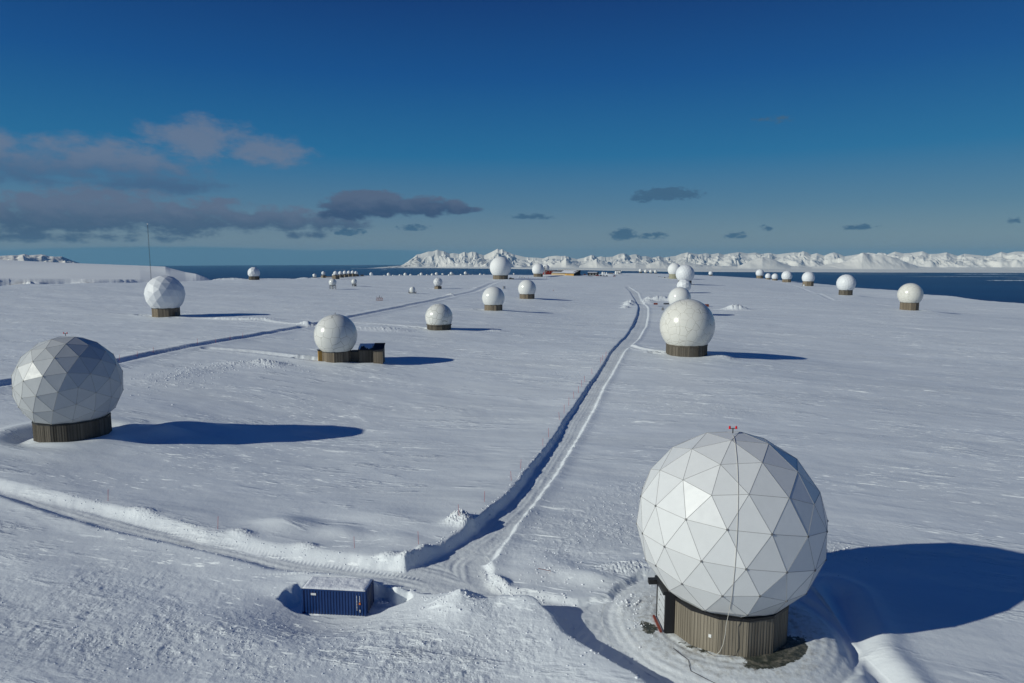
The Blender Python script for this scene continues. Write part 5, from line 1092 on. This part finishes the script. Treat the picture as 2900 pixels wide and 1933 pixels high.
mb.cyl((-.2, 0, 1.7), (0, 0, 3.6), .12, 6, .05); mb.cyl((.3, 0, 1.7), (0, 0, 3.6), .12, 6, .05); mb.build('mast', M['darkmetal'], r0)
r0 = ground_thing('cabinet', 'grey equipment cabinet on the snow left of the plain glossy radome pair', 'cabinet', -8.2, 704.1, .5)
mb = MB(); mb.box(0, 0, 1.2, 2.2, 1.8, 2.8); mb.build('body', M['grey'], r0, bevel=.04); mb = MB(); mb.box(0, -.93, 1.3, 1.6, .06, 2.2); mb.build('door', M['doorgrey'], r0)
r0 = ground_thing('cabinet', 'dark cabinet with a pale front beside the big seamed radome', 'cabinet', 99.8, 450.2, .2)
mb = MB(); mb.box(0, 0, .8, 1.1, 1.0, 1.8); mb.build('body', M['darkmetal'], r0, bevel=.03); mb = MB(); mb.box(-.1, -.53, .9, .5, .05, 1.2); mb.build('door', M['white'], r0)
for (x, y, h, lab) in ((37.0, 681.4, 1.6, 'short thin post, left of two right of the plain glossy radome'), (41.3, 683.4, 1.6, 'short thicker red post right of the thin one'), (-20.9, 755.9, 1.2, 'short post beside the track below the giant radome'), (24, 999, 3.0, 'thin post left of the matt radome before the red building'), (50.2, 998, 3.0, 'thin post right of the matt radome before the red building'), (57, 1001, 3.0, 'thin post in front of the tan wall'), (-92, 1285, 6.0, 'thin pole on the skyline beside the dark based ball')):
    o = ground_thing('marker_post', lab, 'post', x, y, 0, 0, 'thin posts on the snow'); mb = MB(); mb.cyl((0, 0, -.5), (0, 0, h), .14 if 'thicker' not in lab else .3, 6, .09); mb.box(0, 0, h, .3, .3, .12); mb.build('shaft', M['rust'] if 'red' in lab else M['darkmetal'], o)
r0 = ground_thing('antenna_rack', 'low frame carrying three small white balls on the skyline', 'antenna', 14.4, 999.9, 0)
mb = MB()
for x in (-4, 0, 4):
    mb.cyl((x, -.6, -.5), (x, -.6, 2.0), .13, 6); mb.cyl((x, .6, -.5), (x, .6, 2.0), .13, 6)
mb.box(0, 0, 1.9, 8.6, 1.4, .3); mb.build('frame', M['wood_old'], r0)
for x in (-4, 0, 4): ball_shell(r0, 0, .62, -.55, M['glossy'], 'ball', 20).location = (x, 0, 3.0)
mb = MB(); mb.box(0, 0, .8, 8.6, 5, 1.0); dk = mb.build('timber_deck', M['wood_mid'], None); dk.location = (-246.5, 921, -28.4); dk['label'] = 'low timber deck between the lone box radome and the row of six'; dk['category'] = 'deck'
r0 = empty('machine_shed', (-226.7, 1035.4, -30.2), 0, 'small black machine shed with thin poles right of the row of six', 'shed'); mb = MB(); mb.box(0, 0, 1.1, 4.2, 3, 2.8); mb.build('wall', M['roofdark'], r0)
mb = MB(); mb.cyl((-2.2, 0, 0), (-2.2, 0, 4.2), .09, 5); mb.cyl((2.4, 0, 0), (2.4, 0, 4.4), .09, 5); mb.cyl((0, 0, 2.5), (.2, 0, 3.4), .25, 6); mb.build('pole', M['grey'], r0)
r0 = ground_thing('cable_boom', 'long grey boom lying on the snow near the white cars', 'pole', 256, 1177, .1)
mb = MB(); mb.cyl((-4.6, 0, 2.6), (5.2, 1, .7), .28, 6); mb.build('boom', M['grey'], r0); mb = MB(); mb.cyl((-4.4, 0, -.5), (-4.4, 0, 2.6), .12, 6); mb.build('support', M['darkmetal'], r0)
r0 = ground_thing('warning_flag', 'small red flag beside the concrete ring radome', 'flag', 271.5, 1187, 0); mb = MB(); mb.cyl((0, 0, -1), (0, 0, 3.6), .1, 6); mb.build('pole', M['darkmetal'], r0)
mb = MB(); mb.add([(.1, 0, 3.4), (3.0, .1, 1.0), (.1, 0, .4), (.1, .06, 3.4), (3.0, .16, 1.0), (.1, .06, .4)], [(0, 1, 2), (5, 4, 3), (0, 3, 4, 1), (1, 4, 5, 2), (2, 5, 3, 0)]); mb.build('cloth', M['red'], r0)
# tall guyed mast
r0 = empty('antenna_mast', (-177.2, 336.0, gz(-177.2, 336.0)), 0, 'very tall thin lattice mast rising behind the left faceted radome', 'mast')
hm = 15.3 - r0.location.z; mb = MB()
for k in range(3): a = k * 2.094; mb.cyl((.2 * math.cos(a), .2 * math.sin(a), 0), (.16 * math.cos(a), .16 * math.sin(a), hm), .03, 5)
for k in range(int(hm / .8)): a = k * 2.094; mb.cyl((.19 * math.cos(a), .19 * math.sin(a), k * .8), (.19 * math.cos(a + 2.094), .19 * math.sin(a + 2.094), k * .8 + .8), .02, 4)
mb.build('lattice', M['darkmetal'], r0); mb = MB(); mb.cyl((0, 0, hm), (0, 0, hm + .5), .22, 8); mb.build('cap', M['white'], r0)
# ------------------------------------------------------------------ red marker stakes
stakes = [(1.9, 99.6), (6.0, 116.2), (7.4, 123.4), (10.5, 139.5), (12.0, 146.3), (13.7, 154.5), (15.5, 161.1), (17.2, 167.3), (18.7, 174.0), (20.1, 179.8), (23.5, 192.4), (28.1, 209.1), (29.2, 212.9), (31.1, 219.6), (0.5, 93.3), (-2.9, 83.0), (-5.5, 75.6), (-9.4, 69.7), (-50.0, 81.3), (-33.1, 73.5), (-16.7, 69.0), (-109.1, 187.3), (-108.2, 194.8), (-107.4, 202.2), (-102.6, 220.6), (-99.0, 226.1), (-98.5, 236.5), (-96.9, 243.6)]
main_idx = sorted(range(18), key=lambda i: stakes[i][1]); ordn = ['nearest', 'second', 'third', 'fourth', 'fifth', 'sixth', 'seventh', 'eighth', 'ninth', 'tenth', 'eleventh', 'twelfth', 'thirteenth', 'fourteenth', 'fifteenth', 'sixteenth', 'seventeenth', 'farthest']
lab = {}
for r_i, i in enumerate(main_idx): lab[i] = 'red marker stake on the bank left of the middle road, %s from the junction' % ordn[r_i]
for i, t_ in ((18, 'leftmost of the three'), (19, 'middle of the three'), (20, 'rightmost of the three')): lab[i] = 'red marker stake above the lit bank of the lower left road, %s' % t_
for r_i, i in enumerate(range(21, 28)): lab[i] = 'red marker stake beside the upper left trench road, %s from the left radome' % (ordn[r_i] if r_i < 6 else 'seventh and farthest')
proto = None
def stake_mesh():
    mb = MB(); mb.cyl((0, 0, -.3), (0, 0, 1.25), .022, 6); return mb
for i, (x, y) in enumerate(stakes):
    dist = math.hypot(x, y); wide = max(1, dist / 75) ** .5
    if proto is None:
        proto = stake_mesh().build('marker_stake', M['pole_red'], None, group='red marker stakes along the ploughed roads'); proto['category'] = 'stake'; o = proto
    else: o = proto.copy(); COL.objects.link(o)
    sh_ = -1.0 if i < 18 else 0
    o.location = (x + sh_ * .6, y, gz(x + sh_ * .6, y)); o.scale = (wide, wide, rnd.uniform(1.0, 1.25) * (1.25 if dist > 120 else 1)); o.rotation_euler = (rnd.uniform(-.06, .06), rnd.uniform(-.08, .08), 0)
    o['label'] = lab[i]
o = proto.copy(); COL.objects.link(o); o.location = (3.6, 64.2, gz(3.6, 64.2) + .25); o.rotation_euler = (R_(65), 0, R_(-50)); o['label'] = 'fallen red stake leaning over on the snow right of the junction'; o['group'] = 'red marker stakes along the ploughed roads'
# dark cable on the apron
pts = [(13.1, 51.9), (13.5, 50.9), (13.9, 50.2), (13.8, 49.5), (13.75, 48.9), (14.6, 48.0), (15.9, 46.9), (17.0, 45.9), (18, 44.5)]
mb = MB(); mb.tube([(x, y, gz(x, y) + .02) for x, y in pts], .022, 5); o = mb.build('ground_cable', M['cable']); o['label'] = 'thin dark cable lying on the ploughed snow by the nearest radome'; o['category'] = 'cable'
# ------------------------------------------------------------------ loose snow clods thrown out by the ploughs
def build_clods():
    g = np.random.RandomState(4); P = []
    def along(pts, n, off, spread, smax):
        a = np.array(pts); d = np.hypot(*np.diff(a, axis=0).T); c = np.r_[0, np.cumsum(d)]
        t = g.rand(n) * c[-1]; x = np.interp(t, c, a[:, 0]); y = np.interp(t, c, a[:, 1])
        k = .8 * pn(t / 3.0, t * 0, 5) + .2; keep = g.rand(n) < np.clip(.5 + 1.2 * k, .08, 1)
        i = np.clip(np.searchsorted(c, t) - 1, 0, len(d) - 1); nx = -(a[i + 1, 1] - a[i, 1]) / d[i]; ny = (a[i + 1, 0] - a[i, 0]) / d[i]
        o = off + spread * g.randn(n); sz = .02 + .55 * smax * g.rand(n) ** 4
        P.append(np.c_[x + nx * o, y + ny * o, sz][keep])
    along(main_left[:9], 900, .3, .35, .16); along(main_right[-9:], 700, 0, .5, .13); along(corner, 500, -.3, .3, .15)
    along(left_up[4:], 700, .2, .4, .12); along(left_low[4:], 700, 0, .5, .14); along(crest[:7], 500, .5, .6, .16)
    for cx, cy, rx, ry, n, sm in ((-27, 52, 13, 4.5, 900, .10), (-5, 50, 8, 5, 700, .10), (-4.4, 57.0, 2.5, 2.0, 250, .14), (4, 64, 3.5, 3, 200, .14), (10, 76, 8, 7, 700, .12), (20, 88, 9, 7, 500, .12), (33, 71, 6, 4, 350, .13), (-6, 76, 1.2, 1.2, 90, .3), (-82, 170, 7, 14, 700, .28), (-70, 187, 9, 4, 500, .3), (11, 59.5, 1.8, 1.2, 90, .2), (-11.5, 61.3, 1.2, .5, 60, .2), (11, 55.5, 1.2, 1.5, 60, .12)):
        P.append(np.c_[cx + rx * .7 * g.randn(n), cy + ry * .7 * g.randn(n), .018 + .55 * sm * g.rand(n) ** 3])
    P = np.concatenate(P); q = np.hypot(P[:, 0] - NEARC[0], P[:, 1] - NEARC[1]); c, s_ = math.cos(CONT_RZ), math.sin(CONT_RZ)
    a = (P[:, 0] - CONT[0]) * c + (P[:, 1] - CONT[1]) * s_; b = -(P[:, 0] - CONT[0]) * s_ + (P[:, 1] - CONT[1]) * c
    P = P[(q > 6.5) & ~((np.abs(a) < 3.4) & (np.abs(b) < 1.6))]
    Z = height(P[:, 0], P[:, 1]); ph = (1 + 5 ** .5) / 2
    V = np.array([(-1, ph, 0), (1, ph, 0), (-1, -ph, 0), (1, -ph, 0), (0, -1, ph), (0, 1, ph), (0, -1, -ph), (0, 1, -ph), (ph, 0, -1), (ph, 0, 1), (-ph, 0, -1), (-ph, 0, 1)]) / 1.9
    F = np.array([(0, 11, 5), (0, 5, 1), (0, 1, 7), (0, 7, 10), (0, 10, 11), (1, 5, 9), (5, 11, 4), (11, 10, 2), (10, 7, 6), (7, 1, 8), (3, 9, 4), (3, 4, 2), (3, 2, 6), (3, 6, 8), (3, 8, 9), (4, 9, 5), (2, 4, 11), (6, 2, 10), (8, 6, 7), (9, 8, 1)])
    n = len(P); vv = V[None] * (1 + .28 * g.randn(n, 12, 1)) * np.array([1.25, 1, .8]) * P[:, 2][:, None, None]
    th = g.rand(n) * 6.28; cx_, sx_ = np.cos(th)[:, None], np.sin(th)[:, None]
    X = vv[..., 0] * cx_ - vv[..., 1] * sx_ + P[:, :1]; Y = vv[..., 0] * sx_ + vv[..., 1] * cx_ + P[:, 1:2]; ZZ = vv[..., 2] + Z[:, None] + P[:, 2:3] * .3
    co = np.stack([X, Y, ZZ], -1).reshape(-1, 3).astype(np.float32); f = (F[None] + (np.arange(n) * 12)[:, None, None]).reshape(-1, 3).astype(np.int32)
    me = bpy.data.meshes.new('snow_clods'); me.vertices.add(len(co)); me.vertices.foreach_set('co', co.ravel()); me.loops.add(f.size); me.loops.foreach_set('vertex_index', f.ravel())
    me.polygons.add(len(f)); me.polygons.foreach_set('loop_start', np.arange(0, f.size, 3, dtype=np.int32)); me.polygons.foreach_set('loop_total', np.full(len(f), 3, np.int32)); me.materials.append(M['pile']); me.update(calc_edges=True)
    link(bpy.data.objects.new('snow_clods', me), kind='stuff', label='small loose snow clods scattered along the ploughed roads and banks', cat='snow clods')
build_clods()
# ------------------------------------------------------------------ haze
def build_haze():
    m = bpy.data.materials.new('haze_air'); m.use_nodes = True; nt = m.node_tree; nt.nodes.clear()
    out = N(nt, 'ShaderNodeOutputMaterial'); pv = N(nt, 'ShaderNodeVolumePrincipled'); pv.inputs['Density'].default_value = HAZE_D
    pv.inputs['Color'].default_value = (0.30, 0.66, 0.95, 1); pv.inputs['Anisotropy'].default_value = 0.0
    nt.links.new(pv.outputs[0], out.inputs['Volume'])
    mb = MB(); mb.box(0, 0, -200, 186000, 186000, 2000); mb.build('haze', m, None, kind='stuff')
HAZE_D = 1.1e-5
if HAZE_D: build_haze()
